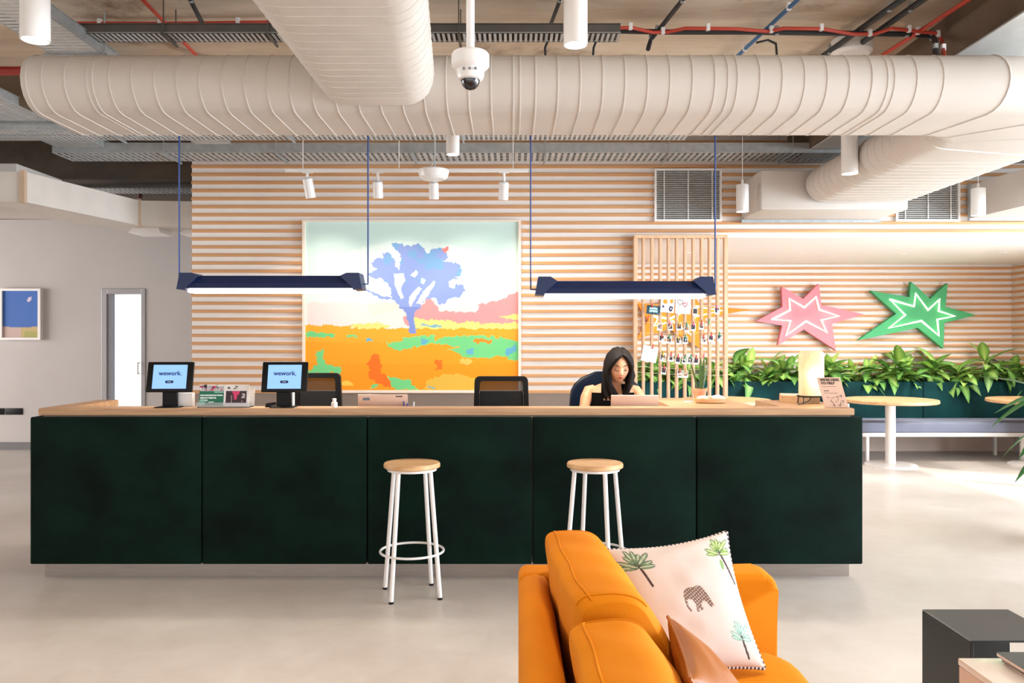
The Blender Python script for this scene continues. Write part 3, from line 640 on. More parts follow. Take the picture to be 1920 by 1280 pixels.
box(b, a.x, a.x + .035, D1 - .03, DL, e.z, a.z); box(b, e.x - .035, e.x, D1 - .03, DL, e.z, a.z); box(b, a.x + .035, e.x - .035, D1 - .03, DL, a.z - .03, a.z); box(b, a.x + .035, e.x - .035, D1 - .03, DL, e.z, e.z + .03); obj('frame', b, M_white, t, smooth=False)
def draw_sky(u, v):
    A = np.zeros(u.shape + (3,)); A[:] = (45, 98, 178); g = v > .75 + .03 * np.cos(u * 3.1 + 1.6) * -1
    A[g] = (196, 168, 160); A[g & (u > .5)] = (190, 165, 110); A[g & (u > .6) & (v > .86)] = (165, 160, 85)
    A[inpoly([(.66, .22), (.72, .14), (.80, .13), (.78, .2), (.72, .25)], u, v)] = (215, 200, 215); return A
flat_print('canvas', (a.x + .03, D1 - .005, a.z - .025), (e.x - a.x - .06, 0, 0), (0, 0, e.z - a.z + .05), 60, 70, draw_sky, M_print, t)

# ------------------------------------------------------------------ neon stars
def star(pts, neon, scale, ox, oy, D, col, side, label, hollow=True):
    q = [P(ox + x / scale, oy + y / scale, D) for x, y in pts]; c = sum(q, Vector()) / len(q)
    t = thing('star_sign', label, 'sign', c, 'neon stars on the alcove wall'); b = B()
    prism(b, [(p.x, p.z) for p in q], D, D + .07); obj('board', b, mat('board_' + side, col, .6, var=.04), t, smooth=False)
    nq = [P(ox + x / scale, oy + y / scale, D - .02) for x, y in neon]; b = B()
    tube(b, nq + [nq[0], nq[0].lerp(nq[1], .02)], .014, 6); obj('neon_tube', b, M_neon, t)
DS = DA - .12
star([(70, 408), (270, 300), (262, 148), (425, 240), (542, 128), (560, 285), (880, 355), (640, 428), (670, 627), (430, 470), (235, 587), (268, 440)],
     [(190, 395), (325, 325), (320, 240), (432, 305), (520, 225), (545, 322), (692, 370), (560, 400), (602, 492), (445, 408), (295, 515), (330, 405)], 4, 1400, 500, DS, 'DC7C88', 'pink', 'pink star-shaped board with white neon outline on slatted alcove wall')
star([(928, 178), (1222, 228), (1235, 112), (1375, 240), (1508, 122), (1492, 300), (1722, 362), (1485, 420), (1475, 612), (1285, 458), (838, 550), (1122, 352)],
     [(1075, 245), (1255, 297), (1268, 200), (1360, 325), (1447, 243), (1440, 332), (1562, 370), (1430, 395), (1442, 517), (1310, 405), (1065, 460), (1190, 362)], 4, 1400, 500, DS, '3EA268', 'green', 'green star-shaped board with white neon outline, right of the pink star')
star([(90, 255), (350, 300), (900, 180), (990, 320), (1680, 368), (1050, 490), (1010, 930), (560, 640), (100, 780), (260, 520)],
     [(330, 460), (560, 500), (860, 340), (940, 330), (1290, 385), (900, 470), (880, 740), (600, 530), (330, 600), (400, 500)], 7.385, 1180, 530, DS, 'EC8800', 'orange', 'orange star-shaped board with neon outline behind the lattice screen')
# ------------------------------------------------------------------ reception desk
DP = 4.74; HT = 1.02
dx0, dx1 = P(55, 0, DP).x, P(1619, 0, DP).x
desk = thing('reception_desk', 'long reception desk upholstered in dark green velvet panels on a steel plinth', 'desk', ((dx0 + dx1) / 2, 5, 0))
cuts = [55, 378, 688, 998, 1306, 1619]
for a, c in zip(cuts, cuts[1:]):
    b = B(); box(b, P(a, 0, DP).x + .003, P(c, 0, DP).x - .003, DP, DP + .05, .10, .972, .009, 3); obj('velvet_panel', b, M_velvet, desk)
for s0, s1 in ((dx0, dx0 + .045), (dx1 - .045, dx1)):
    b = B(); box(b, s0, s1, DP + .052, 5.42, .10, .972, .009, 3); obj('side_panel', b, M_velvet, desk)
b = B(); box(b, dx0 + .05, dx1 - .05, DP + .055, DP + .14, .10, .975); box(b, dx0 + .05, dx1 - .05, DP + .2, 5.40, .84, .87); box(b, dx0 + .05, dx0 + .09, DP + .14, 5.45, .1, .975)
box(b, 1.05, 1.46, DP + .14, 5.60, .1, .975); box(b, 1.70, dx1 - .05, DP + .14, 5.40, .1, .975)
for x in (-1.9, -.9, .2): box(b, x, x + .03, DP + .14, 5.38, .1, .84)
obj('carcass', b, M_greylam, desk, smooth=False)
b = B(); box(b, P(84, 0, 4.84).x, P(1592, 0, 4.84).x, 4.84, 5.5, 0, .10); obj('plinth', b, M_steel, desk, smooth=False)
b = B(); cx0, cx1 = P(72, 0, 4.79).x, P(1602, 0, 4.79).x
prism(b, [(cx0, 4.79), (cx1, 4.79), (cx1, 5.46), (1.66, 5.46), (1.66, 4.95), (1.50, 4.95), (1.50, 5.68), (.98, 5.68), (.98, 4.95), (cx0 + .13, 4.95), (cx0 + .13, 5.5), (cx0, 5.5)], .978, HT, 'z')
bmesh.ops.bevel(b, geom=[e for e in b.edges if abs((e.verts[0].co - e.verts[1].co).z) < .001], offset=.003, segments=2, affect='EDGES')
o = obj('countertop', b, M_wood); tag(o, 'light wooden countertop edging the green velvet reception desk', 'countertop')

# ------------------------------------------------------------------ bar stools
def stool(x, y, rot, label):
    t = thing('bar_stool', label, 'stool', (x, y, 0), 'bar stools at the desk')
    b = B(); lathe(b, [(0, .712), (.150, .712), (.158, .718), (.158, .734), (.153, .741), (0, .743)], (x, y, 0), 48); obj('seat', b, M_oak, t, angle=35)
    b = B(); lathe(b, [(.118, .697), (.138, .697), (.138, .712), (.118, .712)], (x, y, 0), 40); obj('seat_ring', b, M_white, t, angle=30)
    for k in range(4):
        a = R(rot + 90 * k); ca, sa = math.cos(a), math.sin(a); b = B()
        tube(b, [(x + .190 * ca, y + .190 * sa, .006), (x + .125 * ca, y + .125 * sa, .70)], .0125, 12); l = obj('leg', b, M_white, t)
        b = B(); lathe(b, [(0.0, 0), (.013, 0), (.0135, .012), (0, .014)], (x + .190 * ca, y + .190 * sa, 0), 12); obj('foot_cap', b, M_black, l)
    b = B(); ring(b, (x, y, .246), .177, .007, 56, 8); obj('foot_ring', b, M_white, t)
stool(-.562, 4.497, 61, 'bar stool with round wooden seat and white legs, left one, standing free')
stool(.466, 4.497, 20, 'bar stool with round wooden seat behind the orange sofa')

# ------------------------------------------------------------------ lattice screen
DZ = 7.63
lt = thing('lattice_screen', 'tall slatted wooden screen with photos clipped on, beside the alcove', 'screen', P(1275, 640, DZ) * 1.0)
lt.location.z = 0
LT = P(0, 441, DZ).z
for i, px in enumerate((1191, 1206, 1222, 1237.5, 1253, 1268.5, 1284, 1299.5, 1315, 1330, 1345, 1360)):
    wd = .017 if i in (0, 11) else .0115
    c = P(px, 0, DZ).x; b = B(); box(b, c - wd, c + wd, DZ - .03, DZ + .03, 0, LT - .03, .002, 1); obj('post', b, M_lattice, lt, smooth=False)
b = B(); box(b, P(1188, 0, DZ).x, P(1363, 0, DZ).x, DZ - .035, DZ + .035, LT - .03, LT + .002, .003, 1); obj('top_rail', b, M_lattice, lt, smooth=False)
b = B(); box(b, P(1188, 0, DZ).x, P(1363, 0, DZ).x, DZ - .035, DZ + .035, 0, .05); obj('bottom_rail', b, M_lattice, lt, smooth=False)
M_cord = mat('natural_cord', 'E8D8C0', .8)
for y0, y1 in ((567, 572), (604, 600), (624, 620), (664, 668), (686, 693), (697, 703)):
    b = B(); a = P(1192, y0, DZ - .04); e = P(1360, y1, DZ - .04); tube(b, [a, a.lerp(e, .3) - Vector((0, 0, .01)), a.lerp(e, .7) - Vector((0, 0, .01)), e], .0017, 5); obj('cord', b, M_cord, lt)
CL = {'red': 'D2402E', 'green': '2F8F63', 'yellow': 'E3B54A', 'pink': 'E56A86', 'none': None}
def draw_card(seed, kind):
    rng = random.Random(seed); blobs = [(rng.uniform(.2, .8), rng.uniform(.2, .75), rng.uniform(.08, .25), rng.choice([(30, 26, 26), (60, 48, 44), (225, 205, 190), (120, 90, 74), (205, 215, 220), (40, 46, 70), (170, 120, 95)])) for _ in range(7)]
    bg = rng.choice([(38, 32, 32), (54, 50, 54), (185, 172, 160), (70, 60, 54)])
    def f(u, v):
        A = np.zeros(u.shape + (3,)); A[:] = (236, 233, 230)
        if kind == 'photo':
            A[(u > .12) & (u < .88) & (v > .08) & (v < .78)] = bg
            for x, y, r, c in blobs: A[((u - x) ** 2 + (v - y) ** 2 < r * r) & (u > .12) & (u < .88) & (v > .08) & (v < .78)] = c
        elif kind == 'teal':
            A[:] = (22, 66, 84); A[vnoise(u * 100, v * 100, 14, 3) > .2] = (70, 120, 130); A[(abs(u - .5) < .28) & (abs(v - .33) < .12)] = (190, 228, 240); A[(abs(u - .5) < .3) & (abs(v - .62) < .12)] = (190, 228, 240)
        elif kind == 'art':
            A[((u - .32) ** 2 / 1.4 + (v - .3) ** 2) < .02] = (243, 160, 30); A[((u - .78) ** 2 / .8 + (v - .25) ** 2) < .02] = (243, 160, 30)
            A[inpoly([(.6, .75), (.7, .55), (.92, .62), (.85, .9), (.7, .92)], u, v)] = (30, 40, 80); A[inpoly([(.72, .7), (.8, .66), (.8, .8), (.74, .8)], u, v)] = (230, 230, 240); A[((u - .2) ** 2 + (v - .62) ** 2) < .006] = (60, 60, 100)
        elif kind == 'heart':
            A[:] = (222, 219, 218)
            for cx_, cy_, s, c in ((.3, .28, .2, (150, 140, 140)), (.62, .42, .16, (190, 50, 50))):
                for j in range(60):
                    a = j / 60 * 6.283; hx = 16 * math.sin(a) ** 3 / 17; hy = -(13 * math.cos(a) - 5 * math.cos(2 * a) - 2 * math.cos(3 * a) - math.cos(4 * a)) / 17
                    A[((u - cx_ - hx * s) ** 2 + (v - cy_ - hy * s) ** 2) < .0004] = c
        return A
    return f
def card(cx_, cy_, w_, h_, tilt, clip, label, kind='photo', seed=0, name='photo_print', cat='photo', cs=6.4, ox=1180, oy=540, clipx=None):
    D = DZ - .052; c = P(ox + cx_ / cs, oy + cy_ / cs, D); W = w_ / cs / F * D; H = h_ / cs / F * D
    t = thing(name, label, cat, c, 'cards and instant photos clipped to the lattice')
    ca, sa = math.cos(R(tilt)), math.sin(R(tilt)); ux = Vector((ca, 0, -sa)); uz = Vector((sa, 0, ca))
    b = B(); vs = box(b, -W / 2, W / 2, 0, .002, -H / 2, H / 2); bmesh.ops.rotate(b, verts=b.verts, cent=(0, 0, 0), matrix=Matrix.Rotation(R(tilt), 3, 'Y')); obj('paper', b, M_white, t, smooth=False, local=True)
    o = c - ux * W / 2 + uz * H / 2 - Vector((0, .0008, 0)); n = 36 if kind != 'photo' else 14
    flat_print('picture_side', o, ux * W, -uz * H, n, int(n * 1.2), draw_card(seed, kind), M_print, t)
    if CL[clip]:
        q = c + uz * H * .5 + ux * ((clipx or 0) * W); b = B(); box(b, q.x - .005, q.x + .005, q.y - .012, q.y + .004, q.z - .022, q.z + .022, .002, 1, rot=Matrix.Rotation(R(tilt * .6), 3, 'Y')); obj('clip', b, mat('clip_' + clip, CL[clip], .5), t, smooth=False)
card(288, 262, 165, 105, 6, 'red', 'dark teal postcard with pale lettering clipped at the upper left of the lattice', 'teal', name='postcard', cat='card', clipx=-.12)
card(458, 200, 165, 185, 5, 'none', 'white art card with orange and navy shapes below the right bar lamp', 'art', name='postcard', cat='card')
card(645, 212, 185, 195, 3, 'none', 'pale grey card with two drawn hearts on the lattice', 'heart', name='postcard', cat='card')
card(245, 790, 185, 190, 11, 'red', 'large blank white sheet clipped at the left of the lattice', 'blank', name='blank_sheet', cat='paper', clipx=.1)
ordn = ['leftmost', 'second', 'third', 'fourth', 'fifth', 'sixth', 'seventh']
rows = [('top row', [(790, 283, 'none', 2), (1052, 270, 'pink', -3)]),
        ('second row', [(365, 465, 'none', 6), (490, 465, 'pink', -4), (597, 463, 'yellow', 3), (690, 480, 'green', -2), (765, 472, 'pink', 4), (865, 455, 'red', 2)]),
        ('third row', [(388, 605, 'red', 3), (475, 620, 'green', 6), (590, 632, 'yellow', -4), (672, 625, 'green', 2), (890, 620, 'red', 3), (980, 600, 'red', 5), (1085, 598, 'green', -5)]),
        ('fourth row', [(400, 835, 'yellow', 8), (495, 838, 'red', 9), (583, 862, 'red', 5), (663, 868, 'green', 6), (730, 868, 'green', 10), (800, 872, 'red', 3)]),
        ('bottom row', [(412, 990, 'red', 8), (605, 1030, 'red', 2), (675, 1030, 'yellow', 4)])]
sd = 11
for rn, items in rows:
    for i, (x, y, cl, tl) in enumerate(items):
        pos = ordn[i] if i < len(items) - 1 or len(items) < 3 else 'rightmost'
        lab = 'small instant photo%s, %s in the %s on the lattice' % ('' if cl == 'none' else ' with %s clip' % cl, pos, rn)
        card(x, y, 62, 88, tl, cl, lab, seed=sd); sd += 1
for x, y, c, lab in ((955, 400, 'green', 'empty green clip on a lattice post right of the second photo row'), (892, 815, 'pink', 'empty pink clip on the cord right of the fourth photo row'), (222, 360, 'red', 'empty red clip below the teal postcard')):
    q = P(1180 + x / 6.4, 540 + y / 6.4, DZ - .05); b = B(); box(b, q.x - .005, q.x + .005, q.y - .012, q.y + .004, q.z - .025, q.z + .025, .002, 1, rot=Matrix.Rotation(R(8), 3, 'Y')); o = obj('clothespin', b, mat('clip_' + c, CL[c], .5), smooth=False); tag(o, lab, 'clip', 'empty clips on the lattice')

# ------------------------------------------------------------------ things on the desk
RX = Matrix.Rotation(R(90), 4, 'X')
def tablet(pxc, label, yaw):
    D = 4.865; c = P(pxc, 765, D); c.z = HT; t = thing('tablet_stand', label, 'tablet', c, 'tablet stands on the countertop')
    b = B(); box(b, c.x - .07, c.x + .07, D - .06, D + .07, HT, HT + .006, .002, 1); box(b, c.x - .045, c.x + .045, D + .0, D + .02, HT + .006, HT + .16, .003, 1); obj('stand', b, M_black, t)
    W, H = .272, .186; M = Matrix.Translation(Vector((c.x + .012, D - .018, HT + .092 + H / 2))) @ Matrix.Rotation(R(yaw), 4, 'Z') @ Matrix.Rotation(R(-14), 4, 'X')
    b = B(); box(b, -W / 2, W / 2, -.008, .014, -H / 2, H / 2, .006, 2); bmesh.ops.transform(b, matrix=M, verts=b.verts); bd = obj('housing', b, M_black, t)
    b = B(); sw, sh = .2, .147; box(b, -sw / 2, sw / 2, -.0092, -.008, -sh / 2, sh / 2); bmesh.ops.transform(b, matrix=M, verts=b.verts); obj('screen', b, mat('screen_blue', '86B4F2', .3, emit=.55, var=0), t, smooth=False)
    mt = mat('screen_ink', '12305F', .4)
    text('wework.', 'lettering', .038, mt, t, M @ Matrix.Translation((.002, -.0098, .020)) @ RX, bold=.0006)
    b = B(); lathe(b, [(0, 0), (.0085, 0), (.0085, .001), (0, .001)], (0, 0, 0), 16)
    for v in b.verts: v.co = Vector((v.co.x + (.016 if v.co.x > 0 else -.016), -.0095 - v.co.z, v.co.y - .032))
    bmesh.ops.transform(b, matrix=M, verts=b.verts); obj('button', b, mt, t, smooth=False)
    b = B()
    for dx_ in (-.009, -.003, .003, .009): box(b, dx_ - .002, dx_ + .002, -.0112, -.0106, -.0335, -.0305)
    bmesh.ops.transform(b, matrix=M, verts=b.verts); obj('button_marks', b, mat('screen_white', 'D8E6FA', .4, emit=.4), t, smooth=False)
tablet(318, 'black countertop tablet on a stand at the left end of the desk', 4)
tablet(532, 'black countertop tablet on a stand in front of the left black chair', 3)
# brochure holder with two flyers
c = P(420, 765, 4.87); c.z = HT; t = thing('brochure_holder', 'clear tray holding flyers between the two tablets', 'holder', c)
b = B(); x0, x1 = P(370, 0, 4.87).x, P(470, 0, 4.87).x
M_acr = mat('clear_acrylic', 'F4F4F4', .05, trans=.9, var=0)
box(b, x0, x1, 4.86, 4.93, HT, HT + .006); box(b, x0, x1, 4.85, 4.855, HT, HT + .03); obj('tray', b, M_acr, t, smooth=False)
b = B(); box(b, x0, x1, 4.932, 4.938, HT, HT + .125, rot=Matrix.Rotation(R(-8), 3, 'X'), piv=(0, 4.935, HT)); obj('back_plate', b, mat('holder_white', 'EBE6E1', .4), t, smooth=False)
def draw_flyer(kind):
    def f(u, v):
        A = np.zeros(u.shape + (3,)); A[:] = (236, 232, 230)
        if kind:
            A[(v < .28) & (u > .08) & (v > .06)] = (190, 185, 190); A[(v < .28) & (vnoise(u * 90, v * 90, 8, 4) > .15) & (v > .05)] = (190, 70, 100); A[(v < .16) & (vnoise(u * 90, v * 90, 6, 7) > .2)] = (50, 45, 50)
            A[v > .30] = (24, 112, 84)
            A[(abs(v - .36) < .03) & (u > .6)] = (150, 200, 180)
            for y, a, c in ((.50, .03, .95), (.62, .03, .7), (.74, .05, .35), (.82, .4, .6)): A[(abs(v - y) < .035) & (u > a) & (u < c) & (vnoise(u * 300, v * 100, 9, 5) > -.3)] = (225, 240, 232)
            A[(abs(v - .85) < .12) & (u < .25)] = (120, 185, 170)
        else:
            A[(v > .3) & (v < .86) & (u > .06) & (u < .9)] = (58, 36, 46); A[inpoly([(.3, .32), (.62, .3), (.6, .45), (.52, .5), (.5, .7), (.4, .7), (.38, .48)], u, v)] = (222, 60, 110)
            A[(abs(u - .3) < .02) & (v > .5) & (v < .86)] = (170, 150, 150); A[(u > .7) & (u < .84) & (v > .42) & (v < .8) & (vnoise(u * 90, v * 90, 9, 5) > 0)] = (190, 180, 185)
            A[inpoly([(.1, .2), (.16, .08), (.26, .2)], u, v)] = (40, 60, 50); A[(abs(v - .14) < .07) & (abs(u - .45) < .1) & (vnoise(u * 300, v * 300, 16, 5) > -.25)] = (30, 60, 48)
        return A
    return f
for k, (a0, a1, y0, lab) in enumerate(((373, 419, 722, 'green flyer with white lines in the clear holder'), (420, 466, 722, 'white flyer with a pink and dark photograph in the clear holder'))):
    a = P(a0, 0, 4.87).x; e = P(a1, 0, 4.87).x; H = .130; tf = thing('flyer', lab, 'flyer', ((a + e) / 2, 4.87, HT + .008))
    tl = R(8); up = Vector((0, math.sin(tl), math.cos(tl))) * H; o0 = Vector((a, 4.868, HT + .008)); b = B()
    loft(b, [[o0, o0 + Vector((e - a, 0, 0)), o0 + Vector((e - a, 0, 0)) + up, o0 + up], [p + Vector((0, .004, 0)) for p in (o0, o0 + Vector((e - a, 0, 0)), o0 + Vector((e - a, 0, 0)) + up, o0 + up)]]); obj('paper', b, M_white, tf, smooth=False)
    flat_print('printed_face', o0 + up - Vector((0, .0008, 0)), (e - a, 0, 0), -up, 60, 70, draw_flyer(k == 0), M_print, tf)
def small(name, lab, cat, fn, m, loc, **k):
    b = B(); fn(b); o = obj(name, b, m, **k); return tag(o, lab, cat)
xx = P(347, 0, 4.90).x; small('card_box', 'small white card box behind the left tablet', 'box', lambda b: box(b, xx - .045, xx + .045, 4.90, 4.94, HT, HT + .085, .002, 1), M_whitep, None)
xx = P(547, 0, 4.90).x; small('card_box', 'narrow white card box just right of the second tablet stand', 'box', lambda b: box(b, xx - .015, xx + .008, 4.90, 4.94, HT, HT + .092, .002, 1), M_whitep, None)
xx = P(507, 0, 4.88).x; small('stapler', 'small black desk stapler left of the second tablet', 'stapler', lambda b: (box(b, xx - .03, xx + .03, 4.87, 4.90, HT, HT + .008, .002), box(b, xx - .028, xx + .032, 4.872, 4.898, HT + .010, HT + .028, .004, rot=Matrix.Rotation(R(-8), 3, 'Y'))), M_black, None)
c = P(627, 765, 4.86); c.z = HT; t = thing('sanitiser_bottle', 'small white bottle standing on the counter before the left chair', 'bottle', c)
b = B(); lathe(b, [(0, 0), (.017, 0), (.019, .004), (.019, .028), (.010, .038), (0, .038)], c, 20); obj('body', b, M_whitep, t); b = B(); lathe(b, [(.009, .038), (.012, .042), (.012, .054), (0, .056)], c, 16); obj('cap', b, M_whitep, t)
M_alu = mat('aluminium_rosy', 'D9B9A6', .35, .3, var=.03)
def laptop(x0, x1, label, stickers, ztop, Zt=.87, m=M_alu):
    t = thing('laptop', label, 'laptop', ((x0 + x1) / 2, 5.06, Zt), 'open laptops behind the counter'); Wd = x1 - x0; s = ztop - Zt
    b = B(); box(b, x0, x1, 5.05, 5.27, Zt, Zt + .016, .004, 2); obj('base', b, m, t)
    b = B(); box(b, x0 + .02, x1 - .02, 5.08, 5.19, Zt + .016, Zt + .018); obj('keyboard', b, M_black, t, smooth=False)
    Mx = Matrix.Translation(((x0 + x1) / 2, 5.055, Zt + .01)) @ Matrix.Rotation(R(12), 4, 'X')
    b = B(); box(b, -Wd / 2, Wd / 2, -.006, .002, 0, s, .0035, 2); bmesh.ops.transform(b, matrix=Mx, verts=b.verts); obj('lid', b, m, t)
    for (u, v, w_, h_, cc) in stickers:
        b = B(); box(b, u * Wd - w_, u * Wd + w_, -.0068, -.006, v * s - h_, v * s + h_); bmesh.ops.transform(b, matrix=Mx, verts=b.verts); obj('sticker', b, mat('sticker_' + cc, cc, .5), t, smooth=False)
a, e = P(672, 0, 5.03).x, P(765, 0, 5.03).x
laptop(a, e, 'closed-side view of laptop with stickers on its lid, left of centre', [(-.33, .86, .022, .009, '6E7B88'), (.33, .94, .022, .004, '5C4A44')], 1.085)
a, e = P(1145, 0, 5.03).x, P(1234, 0, 5.03).x
laptop(a, e, 'plain pale laptop the seated woman is using', [], 1.080)
for k, (px, yy, cc, lab) in enumerate(((757, 752, '3A3F86', 'dark blue pen in the cup right of the stickered laptop'), (764, 756, '4A4FA0', 'short blue pen beside the dark one'), (776, 753, 'E6E6F0', 'white pen standing right of the blue pens'))):
    q = P(px, yy, 5.0); b = B(); tube(b, [q, (q.x + .004 * (1 - k), q.y, .92)], .0045, 8); o = obj('pen', b, mat('pen_' + cc, cc, .4)); tag(o, lab, 'pen')
q = P(766, 780, 5.0); b = B(); lathe(b, [(0, 0), (.04, 0), (.042, .085), (.038, .085), (.036, .004), (0, .004)], (q.x, 5.0, .87), 24); tag(obj('pen_cup', b, M_mblack), 'pen cup behind the counter ledge holding the blue pens', 'cup')
# glowing lamp, sign, boxes, bowls on the right return
c = P(1521, 757, 5.15); c.z = HT; t = thing('table_lamp', 'glowing paper lamp with black wire legs at the right end of the counter', 'lamp', c)
zb = P(0, 741, 5.15).z; zt = P(0, 657, 5.15).z; rr = 22 / F * 5.15
b = B(); n = 28; secs = []
for z, k in ((zb, .97), (zb + .01, 1), (zt - .03, 1), (zt - .012, .95), (zt - .002, .82), (zt, .6)):
    secs.append([Vector((c.x + math.copysign(abs(math.cos(a)) ** .7, math.cos(a)) * rr * k, c.y + math.copysign(abs(math.sin(a)) ** .7, math.sin(a)) * rr * .8 * k, z)) for a in [2 * math.pi * i / n for i in range(n)]])
loft(b, secs); obj('lamp_shade', b, mat('paper_shade_lit', 'DDBE90', .8, emit=.22, col2='F0DCB8', scale=5), t)
b = B(); rr2 = rr * .86
for sx, sy in ((-1, -1), (1, -1), (1, 1), (-1, 1)): tube(b, [(c.x + sx * rr2, c.y + sy * rr2 * .7, zb), (c.x + sx * rr2, c.y + sy * rr2 * .7, zb - .012), (c.x + sx * rr2 * 1.05, c.y + sy * rr2 * .8, HT)], .0035, 6)
box(b, c.x - rr, c.x + rr, c.y - rr * .7, c.y + rr * .7, zb - .010, zb - .001); obj('legs', b, M_black, t, smooth=False)
b = B(); tube(b, [(c.x, c.y, zb - .01), (c.x - .02, c.y - .02, HT + .02), (c.x - .08, c.y - .06, HT + .004), (c.x - .12, c.y - .1, HT + .004)], .003, 6); obj('power_cord', b, M_black, t)
pl_ = bpy.data.lights.new('lamp_bulb', 'POINT'); pl_.energy = 1.5; pl_.color = (1, .8, .55); pl_.shadow_soft_size = .06; po = bpy.data.objects.new('lamp_bulb', pl_); COL.objects.link(po); po.location = (c.x, c.y - .09, zb + .12)
# wooden tray box beneath the lamp
b = B(); a, e = P(1463, 0, 5.3).x, P(1530, 0, 5.3).x
t = thing('wooden_box', 'shallow light wooden box lying behind the paper lamp', 'box', (a, 5.3, HT)); prism(b, [(a, 5.28), (e - .02, 5.18), (e + .05, 5.40), (a + .06, 5.5)], HT, HT + .042, 'z'); obj('body', b, M_oak, t, smooth=False)
b = B(); prism(b, [(a + .006, 5.285), (e - .024, 5.188), (e + .042, 5.395), (a + .062, 5.492)], HT + .042, HT + .046, 'z'); obj('lid', b, mat('pale_lid', 'F0DFC8', .5), t, smooth=False)
# sign
s0 = P(1549, 765, 4.86); t = thing('counter_sign', 'tilted pinkish kraft sign card at the right end of the countertop', 'sign', s0)
Wd = P(1590, 0, 4.86).x - P(1546, 0, 4.86).x; Hs = .182; Ms = Matrix.Translation((P(1569, 0, 4.86).x, 4.86, HT + .001)) @ Matrix.Rotation(R(-9), 4, 'X')
shear = lambda v: Vector((v.x - v.z * .22, v.y, v.z))
b = B(); box(b, -Wd / 2, Wd / 2, 0, .004, 0, Hs)
for v in b.verts: v.co = shear(v.co)
bmesh.ops.transform(b, matrix=Ms, verts=b.verts); obj('card', b, mat('kraft_card', 'CFA992', .7, var=.03), t, smooth=False)
ink = mat('sign_ink', '33231C', .6)
def stext(s, size, x, z, bold=0):
    me_o = text(s, 'lettering', size, ink, None, RX, bold=bold, align='LEFT'); me = me_o.data
    for v in me.vertices: v.co = Ms @ shear(Vector((v.co.x + x, v.co.y - .0012, v.co.z + z)))
    me.transform(Matrix.Translation(-worldloc(t))); me_o.parent = t
stext("WE'RE HERE", .0215, -.056, Hs - .016, .0005); stext('TO HELP', .0215, -.056, Hs - .036, .0005)
b = B()
for x0, x1, z in ((-.054, .03, .125), (-.05, -.02, .098), (-.054, .03, .085)): box(b, x0, x1, -.0012, 0, z, z + (.0015 if z != .098 else .004))
random.seed(3)
for _ in range(26):
    x0 = random.uniform(-.05, .05); z0 = random.uniform(.008, .07); L_ = random.uniform(.008, .022); vv = box(b, x0, x0 + L_, -.0011, 0, z0, z0 + .0012, rot=Matrix.Rotation(random.uniform(0, 3.1), 3, 'Y'))
for v in b.verts: v.co.x = max(-.058, min(.058, v.co.x)); v.co = shear(v.co)
bmesh.ops.transform(b, matrix=Ms, verts=b.verts); obj('line_drawing', b, ink, t, smooth=False)
b = B(); box(b, P(1566, 0, 4.88).x, P(1592, 0, 4.88).x, 4.875, 4.90, HT, HT + .02); obj('stand', b, M_whitep, t, smooth=False)
# woven tray with stones, plant pot
c = P(1331, 757, 5.2); c.z = HT; t = thing('wooden_bowl', 'low oval wooden bowl on the right counter in front of the lattice', 'bowl', c)
b = B(); secs = []
for r, z in ((.085, 0), (.100, .006), (.106, .030), (.100, .032), (.094, .012), (.02, .008)): secs.append([c + Vector((math.cos(a) * r, math.sin(a) * r * .6, z)) for a in [2 * math.pi * i / 32 for i in range(32)]])
loft(b, secs); obj('bowl_body', b, M_oak, t)
labs = ['pale folded napkin heap at the left in the wooden bowl', 'pale pointed napkin at the right in the wooden bowl', 'dusty pink napkin in the middle of the wooden bowl']
for k, (dx, dy, r, cc) in enumerate(((-.045, 0, .034, 'D8C6B8'), (.05, 0, .042, 'E6D6CC'), (.005, .015, .034, 'C9A48E'))):
    b = B(); bmesh.ops.create_icosphere(b, subdivisions=3, radius=r); rng = random.Random(k)
    for v in b.verts: v.co = Vector((v.co.x * 1.1, v.co.y, v.co.z * .55)) * (1 + .12 * math.sin(v.co.x * 150 + k) * math.cos(v.co.y * 130)) + c + Vector((dx, dy, .030))
    tag(obj('napkin', b, mat('napkin_' + cc, cc, .8)), labs[k], 'napkin', 'napkins in the wooden bowl')
c = P(1312, 750, 5.45); c.z = HT; t = thing('potted_plant', 'small snake plant in a terracotta pot on the counter by the lattice', 'plant', c)
b = B(); lathe(b, [(0, 0), (.036, 0), (.045, .062), (.050, .062), (.052, .080), (.046, .080), (.042, .068), (0, .066)], c, 28); obj('pot', b, mat('terracotta_pale', 'D99A78', .7), t)
rng = random.Random(5)
for k in range(7):
    a = rng.uniform(0, 6.28); q = c + Vector((math.cos(a) * .018, math.sin(a) * .018, .07)); ln = rng.uniform(.10, .24); lean = Vector((math.cos(a) * .22 - (.14 if k == 0 else 0), math.sin(a) * .15, 1)).normalized(); b = B(); secs = []
    for i in range(7):
        f = i / 6; w_ = .011 * (math.sin(math.pi * min(f * .9 + .12, 1)) ** .7) + .0008; p = q + lean * ln * f; s = Vector((math.cos(a + 1.2), math.sin(a + 1.2), 0))
        secs.append([p - s * w_, p + Vector((0, .002, 0)), p + s * w_, p - Vector((0, .002, 0))])
    loft(b, secs); obj('leaf', b, mat('snake_leaf', '23421F', .45, col2='4C6E38', scale=40), t)
b = B(); q = P(1295, 751, 5.3); box(b, q.x - .03, q.x + .02, 5.26, 5.34, HT, HT + .004, rot=Matrix.Rotation(R(20), 3, 'Z')); tag(obj('phone', b, M_whitep), 'thin pale phone lying left of the wooden bowl', 'phone')

